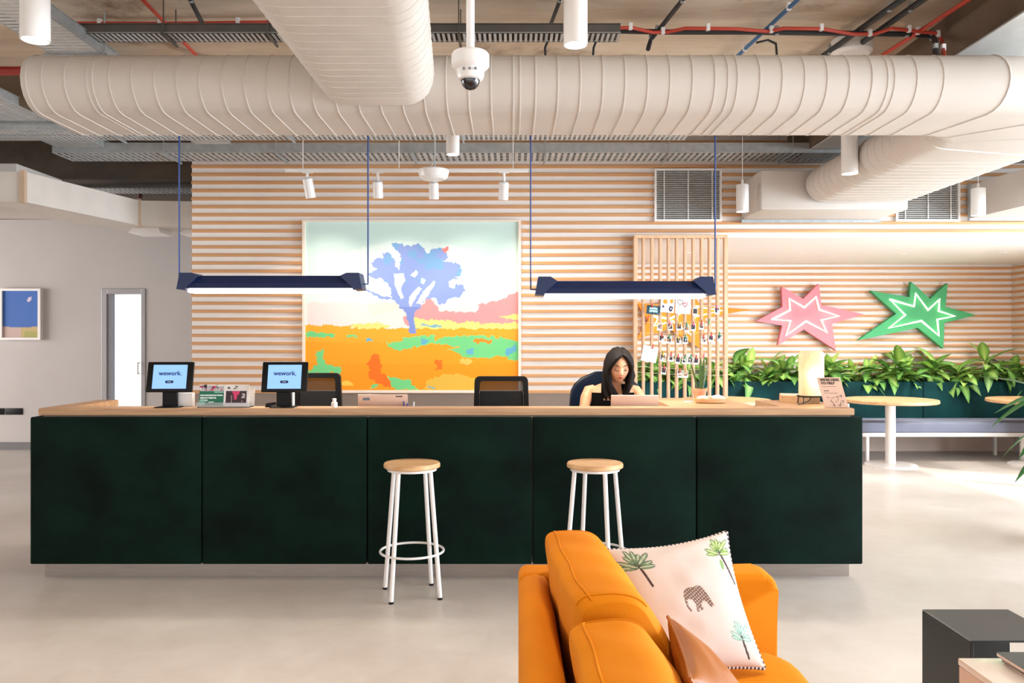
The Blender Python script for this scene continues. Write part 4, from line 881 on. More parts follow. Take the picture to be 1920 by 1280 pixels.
# ------------------------------------------------------------------ chairs behind the desk
def office_chair(pc, w0, w1, ytop, D, label, m_frame, mode, zs=.50):
    x = P(pc, 0, D).x; t = thing('office_chair', label, 'chair', (x, D, 0), 'office chairs behind the desk')
    zt = P(0, ytop, D).z; h0, h1 = w0 / 2 / F * D, w1 / 2 / F * D; zb = zs + .12
    def outline(inset, za, zb_, rad):
        pts = []; tw = h0 - inset; bw = h1 - inset
        for i in range(7): a = R(90 - i * 15); pts.append((tw - rad + math.cos(a) * rad, zb_ - rad + math.sin(a) * rad))
        pts.append((bw, za + rad)); pts.append((bw - rad, za)); pts.append((-bw + rad, za)); pts.append((-bw, za + rad))
        for i in range(7): a = R(180 - i * 15); pts.append((-tw + rad + math.cos(a) * rad, zb_ - rad + math.sin(a) * rad))
        return pts
    if mode == 'mesh':
        b = B(); o1 = outline(0, zb, zt, .035); o2 = outline(.036, zb + .03, zt - .034, .02)
        for y0 in (D - .02, D + .015): pass
        A1 = [Vector((x + p, D - .018, z)) for p, z in o1]; A2 = [Vector((x + p, D - .018, z)) for p, z in o2]
        B1 = [p + Vector((0, .036, 0)) for p in A1]; B2 = [p + Vector((0, .036, 0)) for p in A2]
        loft(b, [A1, A2, B2, B1, A1], True, False); obj('back_frame', b, m_frame, t, angle=50)
        zs_ = P(0, 733, D).z
        b = B(); prism(b, [(x + p, min(z, zs_)) for p, z in o2], D - .008, D + .012); obj('backrest', b, mat('chair_pad', '0A0B0C', .9, bump=.1, bscale=200), t, smooth=False)
        b = B(); prism(b, [(x + p, max(z, zs_)) for p, z in o2], D - .003, D + .001); obj('mesh_back', b, mat('chair_mesh', '0F1412', .8, alpha=.62), t, smooth=False)
    else:
        b = B(); secs = []
        for i in range(13):
            f = i / 12; z = zb + (zt - zb) * f; hw = h1 * (1 - .10 * f) * math.sqrt(max(.05, 1 - (max(0, f - .68) / .335) ** 2)); curve = .035 * (1 - f)
            secs.append([Vector((x + math.copysign(abs(math.cos(a)) ** .6, math.cos(a)) * hw, D + math.sin(a) * .045 - .25 * hw * math.cos(a) ** 2 + curve, z)) for a in [2 * math.pi * k / 28 for k in range(28)]])
        loft(b, secs); obj('backrest', b, m_frame, t, angle=60)
    b = B(); box(b, x - .24, x + .24, D - .52, D - .03, zs - .05, zs + .03, .035, 3); obj('seat', b, m_frame, t)
    b = B(); tube(b, [(x, D - .27, .10), (x, D - .27, zs - .05)], .028, 12); box(b, x - .03, x + .03, D - .27, D + .03, zs - .07, zs - .045); tube(b, [(x, D + .02, zs - .06), (x, D + .035, zb + .1)], .02, 8); obj('column', b, M_mblack, t)
    b = B(); ring(b, (x, D - .27, .27), .17, .009, 32, 6); obj('foot_ring', b, M_mblack, t)
    for k in range(5):
        a = R(72 * k + 18); b = B(); e = Vector((x + math.cos(a) * .26, D - .27 + math.sin(a) * .26, .07)); tube(b, [(x, D - .27, .11), e], [.024, .014], 8); l = obj('base_arm', b, M_mblack, t)
        b = B(); lathe(b, [(0, -.012), (.026, -.012), (.026, .012), (0, .012)], e - Vector((0, 0, .043)), 14, Matrix.Rotation(R(90), 3, 'X')); obj('caster', b, M_black, l)
office_chair(596, 86, 96, 699, 5.62, 'black mesh office chair behind the second tablet', M_black, 'mesh')
office_chair(940, 100, 108, 705, 5.62, 'black mesh office chair alone at the middle of the desk', M_black, 'mesh')
office_chair(1134, 120, 143, 696, 5.88, 'dark navy padded office chair the woman sits on', mat('navy_leather', '081527', .35, var=.2, bump=.1, bscale=12), 'pad', .56)
# ------------------------------------------------------------------ the seated woman
def build_woman():
    X = .695; Y = 5.55
    t = thing('person', 'seated woman with long dark hair and black sleeveless top behind a laptop', 'person', (X, Y, .59))
    H = Matrix.Translation((.728, 5.455, 1.246)) @ Matrix.Rotation(R(5), 4, 'Z') @ Matrix.Rotation(R(16), 4, 'X')
    def headpt(x, y, z):  # unit sphere -> head local
        px, py, pz = x * .071, y * .090, z * .112
        if z < 0: px *= 1 - .33 * (-z) ** 1.6; py *= (1 - .35 * (-z)) if y > 0 else (1 - .06 * (-z))
        if y < 0: py *= .93
        return Vector((px, py, pz))
    def face_y(x, z):      # front surface at local x,z (metres)
        zz = z / .112; k = 1 - .33 * (-zz) ** 1.6 if zz < 0 else 1; xx = x / (.071 * k); s = max(0, 1 - xx * xx - zz * zz)
        return -math.sqrt(s) * .090 * .93 * ((1 - .06 * (-zz)) if zz < 0 else 1)
    b = B(); n, m_ = 32, 24; rows_ = []
    for j in range(m_ + 1):
        th = math.pi * j / m_; row = []
        for i in range(n):
            ph = 2 * math.pi * i / n; v = headpt(math.sin(th) * math.cos(ph), math.sin(th) * math.sin(ph), -math.cos(th))
            if v.y < 0:
                for sx in (-1, 1): v.y += .008 * math.exp(-((v.x - sx * .03) ** 2 + (v.z - .008) ** 2) / .00022)
                v.y -= .004 * math.exp(-((v.x) ** 2 / .0005 + (v.z + .052) ** 2 / .00012)); v.y -= .005 * math.exp(-((v.x) ** 2 + (v.z + .088) ** 2) / .0003)
                for sx in (-1, 1): v.y -= .004 * math.exp(-((v.x - sx * .036) ** 2 + (v.z + .03) ** 2) / .0003)
            row.append(H @ v)
        rows_.append(row)
    loft(b, rows_)
    nz = [((0, .018, 0), .007), ((0, .0, 0), .008), ((0, -.018, 0), .0095), ((0, -.026, 0), .011)]
    pts = [H @ Vector((0, face_y(0, z) - d, z)) for z, d in ((.016, -.004), (.0, .000), (-.016, .007), (-.025, .009), (-.031, -.001))]
    tube(b, pts, [.006, .0075, .009, .0105, .006], 10)
    for sx in (-1, 1):
        tube(b, [H @ Vector((sx * .004, face_y(0, -.028) - .004, -.028)), H @ Vector((sx * .011, face_y(.01, -.028) - .001, -.028))], [.006, .006], 8)
        ear = [H @ Vector((sx * (.069 + .004 * math.sin(q)), .008 + .012 * math.cos(q), -.01 + .028 * math.sin(q))) for q in [k * .7 for k in range(9)]]; tube(b, ear, .006, 6)
    # neck and torso
    def el(cx_, cy_, rx, ry, z, n=28, pw=.85): return [Vector((cx_ + math.copysign(abs(math.cos(a)) ** pw, math.cos(a)) * rx, cy_ + math.copysign(abs(math.sin(a)) ** pw, math.sin(a)) * ry, z)) for a in [2 * math.pi * i / n for i in range(n)]]
    prof = [(.58, .15, .11, .03), (.64, .168, .115, .02), (.72, .145, .100, .01), (.80, .122, .088, .0), (.88, .130, .094, -.01), (.96, .146, .108, -.018), (1.02, .150, .105, -.01), (1.07, .152, .086, 0), (1.105, .140, .070, .003), (1.128, .10, .056, .0), (1.145, .056, .048, -.012), (1.19, .047, .047, -.045), (1.23, .045, .045, -.065)]
    loft(b, [el(X + (.016 if z > 1.12 else .0), Y + dy, rx, ry, z) for z, rx, ry, dy in prof])
    def hand(w, d, sx):
        d = Vector(d).normalized(); side = Vector((0, 0, 1)).cross(d).normalized(); up = Vector((0, 0, 1))
        loft(b, [[w + d * f + side * math.cos(a) * rw + up * math.sin(a) * .012 for a in [2 * math.pi * i / 12 for i in range(12)]] for f, rw in ((-.01, .022), (.02, .032), (.055, .038), (.08, .034))])
        for k, ln in enumerate((.060, .070, .066, .052)):
            r_ = w + d * .075 + side * (.027 - .018 * k) * sx; tube(b, [r_, r_ + d * ln * .45 + up * .008, r_ + d * ln * .8 - up * .002, r_ + d * ln - up * .012], [.0085, .008, .0072, .006], 8)
        r_ = w + d * .02 + side * .026 * sx; tube(b, [r_, r_ + side * sx * .022 + d * .022, r_ + side * sx * .026 + d * .046 - up * .006], [.011, .0095, .0075], 8)
    for sx, sh, elb, wr in ((-1, (X - .150, Y, 1.088), (.478, 5.47, .925), (.648, 5.245, .90)), (1, (X + .150, Y, 1.088), (.925, 5.45, .925), (.845, 5.235, .90))):
        sh, elb, wr = Vector(sh), Vector(elb), Vector(wr)
        tube(b, [sh + Vector((-sx * .03, 0, .0)), sh + Vector((sx * .012, 0, -.012)), sh.lerp(elb, .35) + Vector((sx * .01, 0, 0)), sh.lerp(elb, .7), elb, elb.lerp(wr, .25) , elb.lerp(wr, .6), wr], [.036, .043, .041, .036, .032, .033, .027, .020], 16)
        hand(wr, (wr - elb) * Vector((1, 1, 0)) + Vector((0, 0, -.0)), -sx if False else sx)
    for sx in (-1, 1):
        tube(b, [(X + sx * .085, Y, .625), (X + sx * .10, Y - .25, .645), (X + sx * .105, Y - .44, .635), (X + sx * .105, Y - .46, .57), (X + sx * .105, Y - .42, .40), (X + sx * .105, Y - .38, .31)], [.085, .075, .058, .052, .045, .034], 14)
        tube(b, [(X + sx * .105, Y - .37, .30), (X + sx * .105, Y - .44, .285), (X + sx * .105, Y - .54, .285)], [.034, .034, .022], 10)
    me = bpy.data.meshes.new('tmp'); bmesh.ops.recalc_face_normals(b, faces=b.faces); b.to_mesh(me); b.free()
    o = bpy.data.objects.new('tmp', me); COL.objects.link(o)
    md = o.modifiers.new('r', 'REMESH'); md.mode = 'VOXEL'; md.voxel_size = .0042
    sm_ = o.modifiers.new('s', 'SMOOTH'); sm_.iterations = 4; sm_.factor = .5
    me2 = bpy.data.meshes.new_from_object(o.evaluated_get(bpy.context.evaluated_depsgraph_get())); bpy.data.objects.remove(o); me2.name = 'body'
    skin = mat('skin', 'CE9A76', .5, var=.04); skin.node_tree.nodes['Principled BSDF'].inputs['Subsurface Weight'].default_value = .08; skin.node_tree.nodes['Principled BSDF'].inputs['Subsurface Radius'].default_value = (.02, .008, .004)
    finish('body', me2, skin, t, angle=180)
    # top
    b = B(); tp = [(z, rx + .006, ry + .006, dy) for z, rx, ry, dy in prof[1:8]]
    secs = [el(X, Y + dy, rx, ry, z) for z, rx, ry, dy in tp]
    top_ = secs[-1]; secs[-1] = [p + Vector((0, 0, (-.055 if abs(p.x - X) < .075 else 0) if p.y < Y else 0)) for p in top_]
    loft(b, secs, True, False)
    for sx in (-1, 1): 
        loft(b, [[Vector((X + sx * (xx_) + dxx, yy_ + dyy, zz_)) for dxx, dyy in ((-.014, -.004), (.014, -.004), (.014, .004), (-.014, .004))] for xx_, yy_, zz_ in ((.075, Y - .100, 1.015), (.072, Y - .088, 1.07), (.068, Y - .062, 1.124), (.066, Y - .0, 1.142), (.068, Y + .062, 1.12), (.075, Y + .098, 1.05))])
    obj('sleeveless_top', b, mat('black_cloth', '030304', .9, spec=.1, bump=.1, bscale=150), t)
    b = B()
    loft(b, [el(X, Y + dy, rx + .008, ry + .008, z) for z, rx, ry, dy in prof[:3]])
    for sx in (-1, 1): tube(b, [(X + sx * .085, Y, .625), (X + sx * .10, Y - .25, .645), (X + sx * .105, Y - .44, .635), (X + sx * .105, Y - .46, .57), (X + sx * .105, Y - .42, .40), (X + sx * .105, Y - .39, .34)], [.092, .083, .066, .06, .054, .046], 14)
    obj('trousers', b, mat('dark_trousers', '1B1C22', .85), t)
    # face details
    ink = mat('lash', '1A100C', .6); 
    for sx in (-1, 1):
        b = B(); c0 = sx * .030
        tube(b, [H @ Vector((c0 + dx_, face_y(c0 + dx_, .030) - .0015, .030 + dz_)) for dx_, dz_ in ((-.016, -.003 if sx > 0 else .0), (-.006, .003), (.006, .003), (.016, .0 if sx > 0 else -.003))], [.0012, .0028, .0028, .0012], 6); obj('eyebrow', b, ink, t)
        b = B(); eye_c = H @ Vector((c0, face_y(c0, .006) + .009, .006)); bmesh.ops.create_uvsphere(b, u_segments=16, v_segments=10, radius=.0105, matrix=Matrix.Translation(eye_c)); eo = obj('eye', b, mat('eye_lid', 'B98A68', .5), t)
        b = B(); tube(b, [H @ Vector((c0 + dx_, face_y(c0 + dx_, .0) + .0045 - .0055 * (1 - (dx_ / .016) ** 2), -.0005 - dz_)) for dx_, dz_ in ((-.015, -.001), (-.007, .003), (0, .004), (.007, .003), (.015, -.001))], .0019, 6); obj('eyelashes', b, ink, eo)
    b = B()
    for z, th_, w_ in ((-.0515, .0030, .021), (-.0585, .0040, .018)):
        tube(b, [H @ Vector((w_ * q, face_y(w_ * q, z) - .0045 + .004 * q * q, z + (.0015 * (1 - abs(q)) if th_ < .0035 else 0))) for q in (-1, -.5, 0, .5, 1)], [.0010, th_, th_, th_, .0010], 8)
    obj('lips', b, mat('lips', 'A8523F', .45), t)
    # hair
    b = B(); rng = random.Random(2)
    def hp(u, k=1.0): return H @ Vector((u[0] * .083 * k, .004 + u[1] * .102 * k, .002 + u[2] * .120 * k))
    rows_ = []
    for j in range(15):   # cap: rows from the crown down; the front is open for the face
        th = R(4 + j * 8.2); row = []
        for i in range(29):
            lim = 180 if j < 5 else (180 - (j - 4) * 20 if j < 11 else 62)
            lim = max(lim, 108); a = R(90 - lim + 2 * lim * i / 28) ; row.append(hp((math.sin(th) * math.cos(a), math.sin(th) * math.sin(a), math.cos(th)), 1.0 + .02 * math.sin(i * 2.1)))
        rows_.append(row)
    loft(b, rows_, False, False)
    for sx in (-1, 1):
        for k in range(15):
            phi = R(66 + 112 * k / 14); pdir = Vector((.10, -.60 + 1.1 * k / 14, .9)).normalized(); sdir = Vector((sx * math.sin(phi), -math.cos(phi), -.10)).normalized(); pts = []
            for f in (0, .2, .4, .6, .8, 1): pts.append(hp(pdir.lerp(sdir, f).normalized(), 1.03 + .02 * rng.random()))
            e = pts[-1]; front = k < 9
            zend = (1.005 if sx < 0 else 1.04) + rng.uniform(-.012, .02)
            xo = e.x + sx * (.012 if k > 2 else -.004); ych = Y - .125 + .02 * rng.random() if front else Y + .09
            xend = .660 + sx * .0 if sx < 0 else .775
            xend += (rng.uniform(-.040, .055) if sx < 0 else rng.uniform(-.014, .016))
            pts += [Vector((xo, e.y * .75 + ych * .25, e.z - .05)), Vector((xo * .6 + xend * .4, e.y * .4 + ych * .6, e.z - .11)), Vector((xend, ych, (e.z - .11 + zend) / 2 - .01)), Vector((xend + sx * .002, ych + .004, zend))]
            tube(b, pts, [.006, .014, .016, .017, .018, .018, .018, .018, .015, .004], 7)
    obj('hair', b, mat('dark_hair', '050302', .65, col2='150B07', scale=40, stretch=(3, 3, .3), bump=.3, bscale=160, spec=.2), t, angle=80)
build_woman()

# ------------------------------------------------------------------ cafe tables
def cafe(px, label, D=9.15, rpx=82.5):
    x = P(px, 0, D).x; t = thing('cafe_table', label, 'table', (x, D, 0), 'round wooden cafe tables along the bench'); r = rpx / F * D
    b = B(); lathe(b, [(0, .72), (r * .97, .72), (r, .728), (r, .755), (r * .99, .762), (0, .763)], (x, D, 0), 64); obj('tabletop', b, M_oak, t, angle=35)
    b = B(); lathe(b, [(0, .72), (.055, .72), (.055, .03), (0, .03)], (x, D, 0), 24); obj('pole', b, M_white, t, angle=30)
    b = B(); lathe(b, [(0, .034), (.1, .032), (.272, .022), (.28, .016), (.28, 0), (0, 0)], (x, D, 0), 48); obj('base', b, M_white, t, angle=30)
cafe(1669.5, 'round wooden table on white pedestal just right of the desk')
cafe(1942, 'round wooden table cut off by the right edge of the picture')
cafe(1360, 'round wooden table showing behind the right counter by the lattice')

# ------------------------------------------------------------------ bench and planter
DB = 10.03; bx0 = XA + .03; bx1 = XB - .03
t = thing('banquette_bench', 'long grey upholstered bench with teal velvet back in the alcove', 'bench', ((bx0 + bx1) / 2, 9.8, 0))
b = B(); box(b, bx0, bx1, 9.45, DB, .345, .462, .012, 3); obj('seat', b, mat('grey_fabric', '7E8396', .85, bump=.1, bscale=120, var=.04), t)
bw = (bx1 - bx0) / 4
for k in range(4):
    b = B(); box(b, bx0 + bw * k + .003, bx0 + bw * (k + 1) - .003, DB, DB + .07, .42, .918, .012, 3); obj('backrest', b, M_velvet2, t)
b = B(); box(b, bx0, bx1, 9.44, 9.50, .295, .342, .004); box(b, bx0, bx1, 9.98, 10.03, .295, .342, .004)
for x in (bx0, (bx0 + bx1) / 2 - .3, bx1 - .05): box(b, x, x + .05, 9.50, 9.98, .295, .342)
obj('frame', b, M_white, t)
for px in (1626, 1916, 1330, 2060):
    for D in (9.47, 10.0):
        x = P(px, 0, 9.47).x; b = B(); box(b, x - .018, x + .018, D - .018, D + .018, 0, .296, .003, 1); obj('leg', b, M_white, t)
t = thing('planter_box', 'long planter trough behind the teal bench back', 'planter', (3.8, 10.25, .6)); b = B()
box(b, bx0, bx1, DB + .072, DB + .09, .5, .90); box(b, bx0, bx1, 10.34, 10.366, .5, .925); box(b, bx0, bx1, DB + .072, 10.36, .5, .52); obj('trough', b, mat('planter_brown', '8A6A52', .6), t, smooth=False)
b = B(); box(b, bx0 + .01, bx1 - .01, DB + .091, 10.339, .52, .86); obj('soil', b, mat('soil', '3A2A20', .95, var=.3, scale=40, bump=.4, bscale=60), t, smooth=False)

# ------------------------------------------------------------------ plants
def leaf_mesh(name, L_, W_, droop, c_edge, c_mid, fold=.25, nseg=7, tipw=.9):
    ny, nx = nseg + 1, 5; pos = np.zeros((ny, nx, 3)); rgb = np.zeros((ny, nx, 3))
    for j in range(ny):
        f = j / nseg; w_ = W_ / 2 * (math.sin(math.pi * f ** tipw) ** .75 if 0 < f < 1 else .02)
        for i in range(nx):
            s = (i - 2) / 2; x = L_ * (f - .12 * droop * f * f); z = -L_ * droop * f * f + abs(s) * w_ * fold
            pos[j, i] = (x, s * w_, z); k = (1 - abs(s) ** 1.3) * (1 - .5 * f); rgb[j, i] = np.array(c_edge) * (1 - k) + np.array(c_mid) * k
    me = grid_mesh(name, pos, rgb); me.materials.append(mat('leaf_surface', 'FFFFFF', .42, vcol='print')); me.shade_smooth(); return me
leaves = [leaf_mesh('leaf', .29, .112, .30, (82, 142, 52), (216, 230, 140)), leaf_mesh('leaf', .26, .100, .55, (98, 158, 60), (228, 238, 158)), leaf_mesh('leaf', .23, .090, .15, (134, 186, 70), (228, 238, 150)), leaf_mesh('leaf', .27, .105, .8, (58, 118, 50), (172, 208, 116))]
yl = leaf_mesh('leaf', .22, .08, .5, (214, 150, 30), (236, 180, 50))
def leafy(x, y, z, label, seed, hgt, n, group, reach=1.0, front=.65):
    rng = random.Random(seed); t = thing('potted_foliage', label, 'plant', (x, y, z), group)
    b = B(); stems = []
    for k in range(3):
        a = rng.uniform(0, 6.28); top = Vector((x + math.cos(a) * .12, y - .03 + math.sin(a) * .05, z + hgt * rng.uniform(.55, 1))); tube(b, [(x + math.cos(a) * .02, y, z), top], [.009, .006], 6); stems.append((Vector((x + math.cos(a) * .02, y, z)), top))
    obj('stem', b, mat('green_stem', '6E8A3C', .6), t)
    for k in range(n):
        s0, s1 = stems[k % 3]; f = rng.uniform(.35, 1.0); p = s0.lerp(s1, f)
        az = rng.uniform(180, 360) if rng.random() < front else rng.uniform(0, 180); elv = rng.uniform(-15, 40) if f < .75 else rng.uniform(20, 72)
        sc = rng.uniform(.75, 1.18) * reach; o = bpy.data.objects.new('leaf', rng.choice(leaves)); COL.objects.link(o); o.parent = t; o.location = p - Vector((x, y, z)); o.scale = (sc, sc, sc)
        o.rotation_euler = (Matrix.Rotation(R(az), 4, 'Z') @ Matrix.Rotation(R(-elv), 4, 'Y') @ Matrix.Rotation(R(rng.uniform(-30, 30)), 4, 'X')).to_euler()
    return t
plabs = [(1212, 1.0, 'green foliage plant behind the lattice, just right of the seated woman'), (1240, .8, 'green foliage plant behind the lattice under the blank sheet'), (1290, .85, 'green foliage plant behind the lattice, behind the snake plant'), (1340, .9, 'green foliage plant behind the right edge of the lattice'),
         (1392, 1.35, 'tall leafy plant directly right of the lattice with upright leaves'), (1440, .85, 'leafy trough plant below the left tip of the pink star'), (1478, .95, 'leafy trough plant just left of the glowing paper lamp'), (1568, 1.0, 'leafy trough plant just right of the glowing paper lamp'),
         (1612, .85, 'leafy trough plant between the pink and green stars'), (1656, .8, 'leafy trough plant above the left half of the round table'), (1700, 1.05, 'leafy trough plant above the right half of the round table'), (1748, 1.0, 'leafy trough plant below the lowest tip of the green star'),
         (1792, .85, 'leafy trough plant below the right tip of the green star'), (1862, 1.3, 'tallest leafy trough plant near the right edge of the picture'), (1908, .9, 'leafy plant at the right picture edge with one yellow leaf')]
for i, (px, hh, lab) in enumerate(plabs):
    tt = leafy(P(px, 0, 10.2).x, 10.2, .865, lab, 40 + i, .27 * hh, 40, 'leafy plants in the trough', reach=1.1)
o = bpy.data.objects.new('leaf', yl); COL.objects.link(o); o.parent = tt; o.location = (-.02, -.16, .10); o.rotation_euler = (0, R(40), R(-80)); o['label'] = 'yellow drooping leaf'
# plant at the right frame edge
px_, py_ = 4.0, 5.6
t = thing('floor_plant', 'big dark green floor plant reaching in from the right picture edge', 'plant', (px_, py_, 0)); b = B()
lathe(b, [(0, 0), (.15, 0), (.19, .36), (.2, .38), (.18, .38), (.17, .33), (0, .32)], (px_, py_, 0), 32); obj('pot', b, M_mblack, t); b = B(); tube(b, [(px_, py_, .32), (px_ + .02, py_, .8), (px_ + .0, py_, 1.15)], [.02, .016, .012], 8); obj('trunk', b, mat('plant_trunk', '6B5A40', .8), t)
ll = leaf_mesh('leaf', .66, .10, .35, (20, 84, 30), (60, 140, 50), tipw=.8); rng = random.Random(9)
for k in range(18):
    az = [185, 172, 200][k] if k < 3 else rng.uniform(0, 360); elv = [8, -8, -18][k] if k < 3 else rng.uniform(-10, 60); o = bpy.data.objects.new('leaf', ll); COL.objects.link(o); o.parent = t
    o.location = (0, 0, [1.06, 1.12, 1.02][k] if k < 3 else rng.uniform(.75, 1.15)); o.rotation_euler = (Matrix.Rotation(R(az), 4, 'Z') @ Matrix.Rotation(R(-elv), 4, 'Y') @ Matrix.Rotation(R(rng.uniform(-25, 25)), 4, 'X')).to_euler()

# ------------------------------------------------------------------ sofa
M_sofa = mat('orange_velour', 'CA7402', .85, col2='DA8408', scale=2.5, sheen=.12, bump=.12, bscale=220, spec=.2)
sofa = thing('sofa', 'orange upholstered sofa seen from its end in the foreground', 'sofa', (.44, 1.8, 0))
def rprof(w, z0, z1, r, side=1):
    pts = [(0, z0), (w, z0)]
    for i in range(9): a = R(i * 90 / 8); pts.append((w - r + math.cos(a) * r, z1 - r + math.sin(a) * r))
    r2 = .03
    for i in range(5): a = R(90 + i * 90 / 4); pts.append((r2 + math.cos(a) * r2, z1 - r2 + math.sin(a) * r2))
    return pts
def bevprism(prof, y0, y1, bev, name, par, m=M_sofa):
    b = B(); prism(b, prof, y0, y1)
    es = [e for e in b.edges if abs(e.verts[0].co.y - e.verts[1].co.y) < 1e-5]; bmesh.ops.bevel(b, geom=es, offset=bev, segments=3, affect='EDGES', profile=.6)
    return obj(name, b, m, par, angle=50)
ax0, ax1 = .022, .882; AT = .652
bevprism([(ax0 + x, z) for x, z in rprof(ax1 - ax0, .12, AT, .055)], 2.645, 2.77, .022, 'armrest', sofa)
bevprism([(ax0 + x, z) for x, z in rprof(ax1 - ax0, .12, AT, .055)], .55, .68, .022, 'armrest', sofa)
b = B(); secs = []
for y in (.68, 1.2, 1.9, 2.643): secs.append([Vector((ax0 + x, y, z)) for x, z in [(0, .12), (.13, .12), (.13, .4), (.105, AT - .04), (.085, AT - .008), (.05, AT), (.018, AT - .008), (0, AT - .03)]])
loft(b, secs); obj('back_frame', b, M_sofa, sofa, angle=50)
b = B(); box(b, ax0 + .1, ax1 - .03, .68, 2.645, .12, .29, .015, 2); obj('seat_base', b, M_sofa, sofa)
def puffy(c, hx, hy, hz, M, p=.12, n=14, rnd=.22):
    b = B(); bmesh.ops.create_cube(b, size=2); bmesh.ops.subdivide_edges(b, edges=b.edges, cuts=n, use_grid_fill=True)
    for v in b.verts:
        x, y, z = v.co; 
        def rd(a): return a
        q = Vector((x, y, z)); m3 = max(abs(x), abs(y), abs(z)); k = (abs(x) ** 7 + abs(y) ** 7 + abs(z) ** 7) ** (1 / 7); q /= (k ** 1.0)
        x, y, z = q
        fx = 1 + p * 1.6 * (1 - y * y) * (1 - z * z); fz = 1 + p * .35 * (1 - y * y); fy = 1 + p * .2 * (1 - z * z)
        w_ = .012 * math.sin(y * 7 + z * 5) * math.cos(x * 4 + y * 3) * .5
        v.co = M @ Vector((x * hx * fx + w_ * .5, y * hy * fy, z * hz * fz + w_))
    bmesh.ops.translate(b, verts=b.verts, vec=c); return b
def cushion(name, c, hx, hy, hz, rx, rz, par, m, seam=True, p=.12, ry=0):
    M = Matrix.Rotation(R(rz), 3, 'Z') @ Matrix.Rotation(R(ry), 3, 'Y') @ Matrix.Rotation(R(rx), 3, 'X'); o = obj(name, puffy(Vector(c), hx, hy, hz, M, p), m, par, angle=180)
    return o, M
b = B()
for y0, y1 in ((.69, 1.655), (1.665, 2.64)):
    M = Matrix.Identity(3); o = obj('seat_cushion', puffy(Vector((.495, (y0 + y1) / 2, .36)), .375, (y1 - y0) / 2, .072, M, .05), M_sofa, sofa, angle=180)
def piping(c, hx, hy, hz, M, xs, par):
    b = B()
    for s in xs:
        pts = []
        for (y, z) in [(-.93, -.9), (-.96, 0), (-.93, .86), (-.86, .955), (0, 1.0), (.86, .955), (.93, .86), (.96, 0), (.93, -.9)]:
            pts.append(Vector(c) + M @ Vector((s * hx * (1.0), y * hy * 1.03, z * hz * 1.045)))
        tube(b, pts, .0035, 6)
    return obj('seam', b, M_sofa, par)
def catmull(pts, k=4):
    out = []; n = len(pts)
    for i in range(n):
        p0, p1, p2, p3 = [np.array(pts[(i + j - 1) % n]) for j in range(4)]
        for q in range(k):
            t_ = q / k; out.append(tuple(.5 * ((2 * p1) + (-p0 + p2) * t_ + (2 * p0 - 5 * p1 + 4 * p2 - p3) * t_ * t_ + (-p0 + 3 * p1 - 3 * p2 + p3) * t_ ** 3)))
    return out
prof_c = [(.160, .436), (.27, .432), (.385, .440), (.408, .50), (.392, .58), (.352, .67), (.300, .755), (.268, .792), (.225, .806), (.160, .804), (.118, .794), (.104, .765), (.112, .68), (.13, .55), (.142, .47)]
def back_cushion(y1, y0, dz, sh0, sh1, label=None):
    b = B(); pc = catmull(prof_c, 4); secs = []; mx, mz = .25, .62; nn = 26; idx = []
    ys = [y1 + (y0 - y1) * (1 - math.cos(math.pi * i / nn)) / 2 for i in range(nn + 1)]
    for i, y in enumerate(ys):
        e = min(y1 - y, y - y0); k = 1 - .16 * max(0, 1 - e / .05) ** 2.2; k2 = 1 - .10 * max(0, 1 - e / .04) ** 2; sh = sh0 + (sh1 - sh0) * (y1 - y) / (y1 - y0); puf = .012 * math.sin(math.pi * min(1, max(0, (y1 - y) / (y1 - y0))))
        secs.append([Vector((mx + sh + (x - mx) * k * (1 + puf * 3) + .003 * math.sin(y * 23 + z * 16), y, dz * (z - .43) / .38 + mz + (z - mz) * k2 + .002 * math.sin(y * 31 + x * 25))) for x, z in pc])
    loft(b, secs); o = obj('back_cushion', b, M_sofa, sofa, angle=70)
    b = B(); j = 10 * 4 - 2
    tube(b, [s[j] + Vector((0, 0, .0015)) for s in secs[2:-2]], .0028, 6); 
    for q in (3, nn - 3): tube(b, [secs[q][i] * 1.0 + (secs[q][i] - Vector((mx + sh0, secs[q][i].y, mz))).normalized() * .001 for i in range(7 * 4 - 2, 11 * 4)], .0022, 6)
    obj('seam', b, M_sofa, o)
back_cushion(2.635, 1.93, 0, 0, .045)
back_cushion(1.90, 1.18, -.038, .03, .06)
for x in (.08, .82):
    for y in (.62, 2.7):
        b = B(); tube(b, [(x, y, 0), (x, y, .125)], [.014, .020], 12); obj('leg', b, M_oak, sofa)
# pillows
def pillow_points(C, T, nu, side, inset=.10, ear=1.0):
    TL, TR, BR, BL = [np.array(c) for c in C]; u = np.linspace(0, 1, nu)[None, :].repeat(nu, 0); v = u.T.copy()
    s = 2 * u - 1; w_ = 2 * v - 1
    s2 = s * (1 - inset * (1 - w_ ** 2)); w2 = w_ * (1 - inset * (1 - s ** 2)); U = (s2 + 1) / 2; V = (w2 + 1) / 2
    pos = ((1 - U) * (1 - V))[..., None] * TL + (U * (1 - V))[..., None] * TR + (U * V)[..., None] * BR + ((1 - U) * V)[..., None] * BL
    nrm = np.cross(BL - TL, TR - TL); nrm = nrm / np.linalg.norm(nrm)
    h = T * (np.clip(1 - s ** 2, 0, 1) * np.clip(1 - w_ ** 2, 0, 1)) ** .42
    wr = .0035 * np.sin(9 * u + 14 * v + 3 * np.sin(6 * v)) * (1 - np.clip(1 - s ** 2, 0, 1) * np.clip(1 - w_ ** 2, 0, 1)) * np.clip(1 - s ** 2, 0, 1) + vnoise(u * 100, v * 100, 18, 3) * .008 * np.clip(1 - s ** 2, 0, 1) * np.clip(1 - w_ ** 2, 0, 1)
    return u, v, pos + nrm[None, None] * ((h + wr) * side)[..., None]
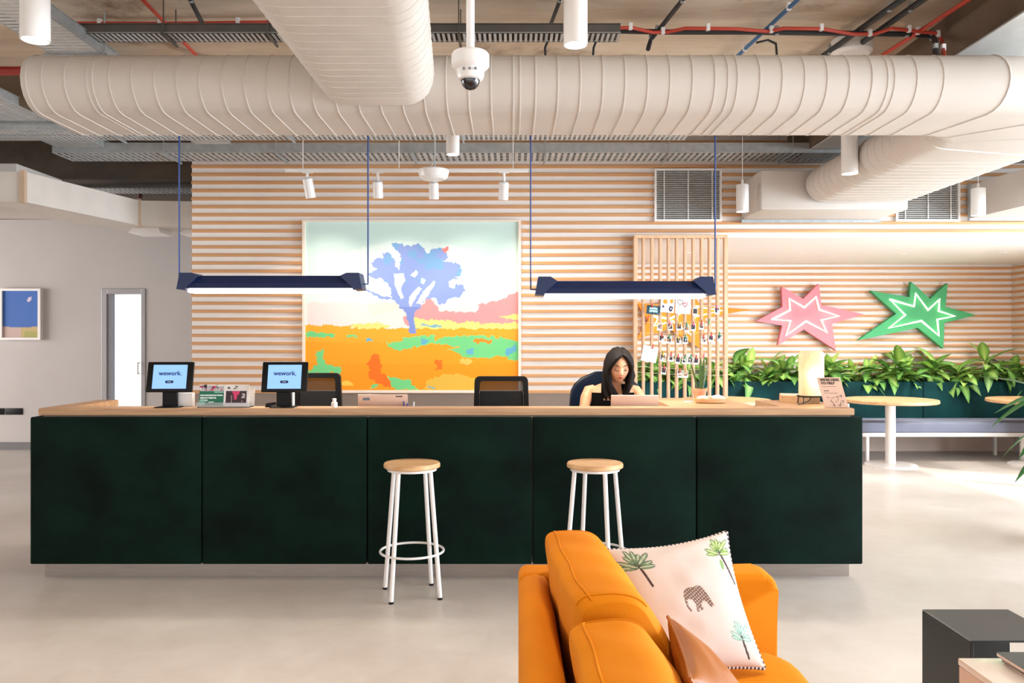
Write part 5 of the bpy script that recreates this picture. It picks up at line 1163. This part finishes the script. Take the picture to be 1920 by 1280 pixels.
def draw_pillow(u, v):
    A = np.zeros(u.shape + (3,)); A[:] = (208, 194, 188)
    def palm(cx_, cy_, R_, ex, ey, c1, c2, yell=False):
        d = np.hypot(u - cx_, v - cy_)
        n_ = 40
        for k in range(n_):
            f = k / n_; x = cx_ + (ex - cx_) * f; y = cy_ + (ey - cy_) * f
            if k % 4 < 3: A[((u - x) ** 2 + (v - y) ** 2) < .00011] = (66, 48, 46)
        for k, a in enumerate((-172, -150, -128, -106, -86, -64, -42, -22, -2)):
            a = R(a); r_ = R_ * (.85 + .15 * math.sin(k * 2.3)); mx, my = cx_ + math.cos(a) * r_ * .52, cy_ + math.sin(a) * r_ * .44 + (.028 if abs(math.cos(a)) > .8 else 0)
            du, dv = u - mx, v - my; l = du * math.cos(a) + dv * math.sin(a); tt_ = -du * math.sin(a) + dv * math.cos(a); e_ = (l / (r_ * .5)) ** 2 + (tt_ / (R_ * .135)) ** 2
            A[e_ < 1] = c1; A[e_ < .55] = c2; A[(e_ < .8) & (abs(tt_) < R_ * .018)] = (214, 214, 196)
    palm(.155, .175, .165, .20, .37, (74, 98, 76), (122, 148, 118))
    palm(.865, .155, .14, .955, .43, (86, 120, 70), (150, 176, 90))
    A[((u - .86) ** 2 / .0003 + (v - .27) ** 2 / .002) < 1] = (126, 158, 96)
    palm(.845, .80, .12, .86, .96, (110, 150, 140), (150, 190, 178))
    E = [(700, 670), (703, 620), (725, 582), (760, 568), (800, 572), (840, 562), (875, 572), (900, 620), (938, 715), (905, 732), (882, 685), (852, 672), (830, 700), (838, 740), (815, 742), (805, 715), (798, 748), (775, 746), (785, 700), (770, 660), (745, 652), (722, 660), (718, 700), (740, 735), (722, 742), (703, 705)]
    E = [(.535 + (x - 815) / 236 * .255, .515 + (y - 655) / 186 * .20) for x, y in E]
    m_ = inpoly(E, u, v); A[m_] = (112, 88, 78); A[m_ & ((np.sin(u * 190 + v * 40) * np.sin(v * 210 - u * 60)) > .45)] = (206, 186, 174)
    return A
def pillow(name, label, C, T, m_front, nu=40, drawer=None, stitch=False):
    t = thing(name, label, 'pillow', tuple(np.mean(np.array(C), 0)), 'loose pillows on the sofa')
    if drawer: nn = 210
    else: nn = nu
    u, v, pos = pillow_points(C, T, nn, 1)
    rgb = drawer(u, v) if drawer else np.zeros(pos.shape) + 200
    finish('front_cover', grid_mesh('front_cover', pos[:, :], rgb), m_front, t, angle=180)
    u, v, pb = pillow_points(C, T, 60, -1); finish('back_cover', grid_mesh('back_cover', pb[:, ::-1], np.zeros(pb.shape) + np.array((229, 212, 203))), m_front, t, angle=180)
    if stitch:
        me = None; b = B(); mb = B(); u, v, pe = pillow_points(C, T, 61, 0); edge = [pe[0, i] for i in range(61)] + [pe[i, 60] for i in range(1, 61)] + [pe[60, 60 - i] for i in range(1, 61)] + [pe[60 - i, 0] for i in range(1, 60)]
        for k in range(len(edge)):
            p = Vector(edge[k]); q = Vector(edge[(k + 1) % len(edge)]); tube(b if k % 2 else mb, [p.lerp(q, .1), p.lerp(q, .9)], .0052, 6)
        obj('dark_stitching', b, mat('stitch_dark', '4A3C44', .8), t); obj('light_stitching', mb, mat('stitch_light', 'E9DAD2', .8), t)
def pillow_piping(C, T, t, m):
    u, v, pe = pillow_points(C, T, 41, 0); n_ = 40
    edge = [pe[0, i] for i in range(n_ + 1)] + [pe[i, n_] for i in range(1, n_ + 1)] + [pe[n_, n_ - i] for i in range(1, n_ + 1)] + [pe[n_ - i, 0] for i in range(1, n_ + 1)]
    b = B(); tube(b, [Vector(p) for p in edge], .0045, 6); obj('edge_piping', b, m, t)
M_pcloth = mat('pillow_cotton', 'FFFFFF', .85, vcol='print', bump=.08, bscale=40)
pillow('pillow', 'white pillow printed with palm trees and an elephant on the orange sofa',
       [(.288, 2.50, .770), (.690, 2.575, .808), (.752, 2.38, .447), (.395, 2.26, .447)], .075, M_pcloth, drawer=draw_pillow, stitch=True)
M_satin = mat('tan_satin', '9A560E', .5, var=.06, bump=.05, bscale=10, spec=.35)
pillow('pillow', 'tan satin pillow leaning in front of the palm print pillow',
       [(.355, 1.60, .745), (.395, 2.03, .722), (.610, 2.09, .450), (.570, 1.66, .450)], .055, M_satin, nu=60)
pillow_piping([(.355, 1.60, .745), (.395, 2.03, .722), (.610, 2.09, .450), (.570, 1.66, .450)], .055, [o_ for o_ in COL.objects if o_.get('category') == 'pillow'][-1], M_satin)

# ------------------------------------------------------------------ low tables at the lower right
def bxp(b, *a, **k): box(b, *a, **k)
t = thing('side_table', 'black square box side table at the lower right', 'table', (1.73, 2.9, 0))
x0, x1, y0, y1, zt = P(1729, 0, 3.05).x, P(1890, 0, 3.05).x, 2.73, 3.05, .40
b = B(); box(b, x0, x1, y0, y1, zt - .008, zt, .002, 1); obj('tabletop', b, mat('black_top', '262B2E', .3, .0, var=.05), t, smooth=False)
b = B(); box(b, x0, x0 + .012, y0, y1, 0, zt - .008, .001, 1); obj('side_panel', b, mat('black_panel', '12140F', .5, var=.08), t, smooth=False)
b = B(); box(b, x0 + .012, x1, y1 - .012, y1, 0, zt - .008, .001, 1); obj('back_panel', b, mat('black_panel', '12140F', .5), t, smooth=False)
b = B(); box(b, x0 + .012, x1, y0, y1 - .012, 0, .012); obj('bottom_panel', b, mat('black_panel', '12140F', .5), t, smooth=False)
t = thing('coffee_table', 'white low table with open frame legs at the bottom right corner', 'table', (1.75, 2.1, 0))
x0, x1, y0, y1, zt = 1.365, 2.15, 1.75, 2.45, .452
b = B(); box(b, x0, x1, y0, y1, zt - .022, zt, .004, 2); obj('tabletop', b, mat('gloss_white_top', 'D9D0C8', .15, var=.02, coat=.3), t)
mf = mat('pinkish_white_frame', 'CFBEB6', .5)
for x in (x0 + .002, x1 - .042):
    for y in (y0 + .002, y1 - .042): b = B(); box(b, x, x + .04, y, y + .04, 0, zt - .022, .003, 1); obj('leg', b, mf, t)
b = B(); box(b, x0 + .002, x0 + .03, y0 + .04, y1 - .04, zt - .075, zt - .022); box(b, x0 + .04, x1 - .04, y1 - .03, y1 - .002, zt - .075, zt - .022); obj('apron', b, mf, t, smooth=False)
b = B(); box(b, x0 + .03, x1 - .03, y0 + .03, y1 - .03, .16, .18); obj('shelf', b, mat('brown_shelf', '6B4A3A', .5), t, smooth=False)
cx_, cy_ = 1.66, 2.28
zz = zt
for k, (dx, dy, rot, hh, cover, lab) in enumerate(((0, -.01, -3, .009, 'E6DCD6', 'pale magazine at the bottom of the stack on the white table'), (.008, 0, 4, .008, '2A2C2C', 'black magazine in the middle of the stack on the white table'), (-.004, .012, 1, .012, '1F2F30', 'dark green glossy magazine on top of the stack at the right edge'))):
    xa, ya = P(1872, 0, 2.42).x + dx, 2.12 + dy; t = thing('magazine', lab, 'magazine', (xa, ya, zz), 'magazines on the white table'); Mr = Matrix.Rotation(R(rot), 3, 'Z')
    b = B(); box(b, xa + .001, xa + .219, ya + .001, ya + .289, zz + .001, zz + hh - .001, rot=Mr); obj('pages', b, mat('paper_pages', 'D9CFC8', .8), t, smooth=False)
    b = B(); box(b, xa, xa + .22, ya, ya + .29, zz + hh - .001, zz + hh, rot=Mr); box(b, xa, xa + .22, ya, ya + .29, zz, zz + .001, rot=Mr); obj('cover', b, mat('cover_' + cover, cover, .25), t, smooth=False); zz += hh
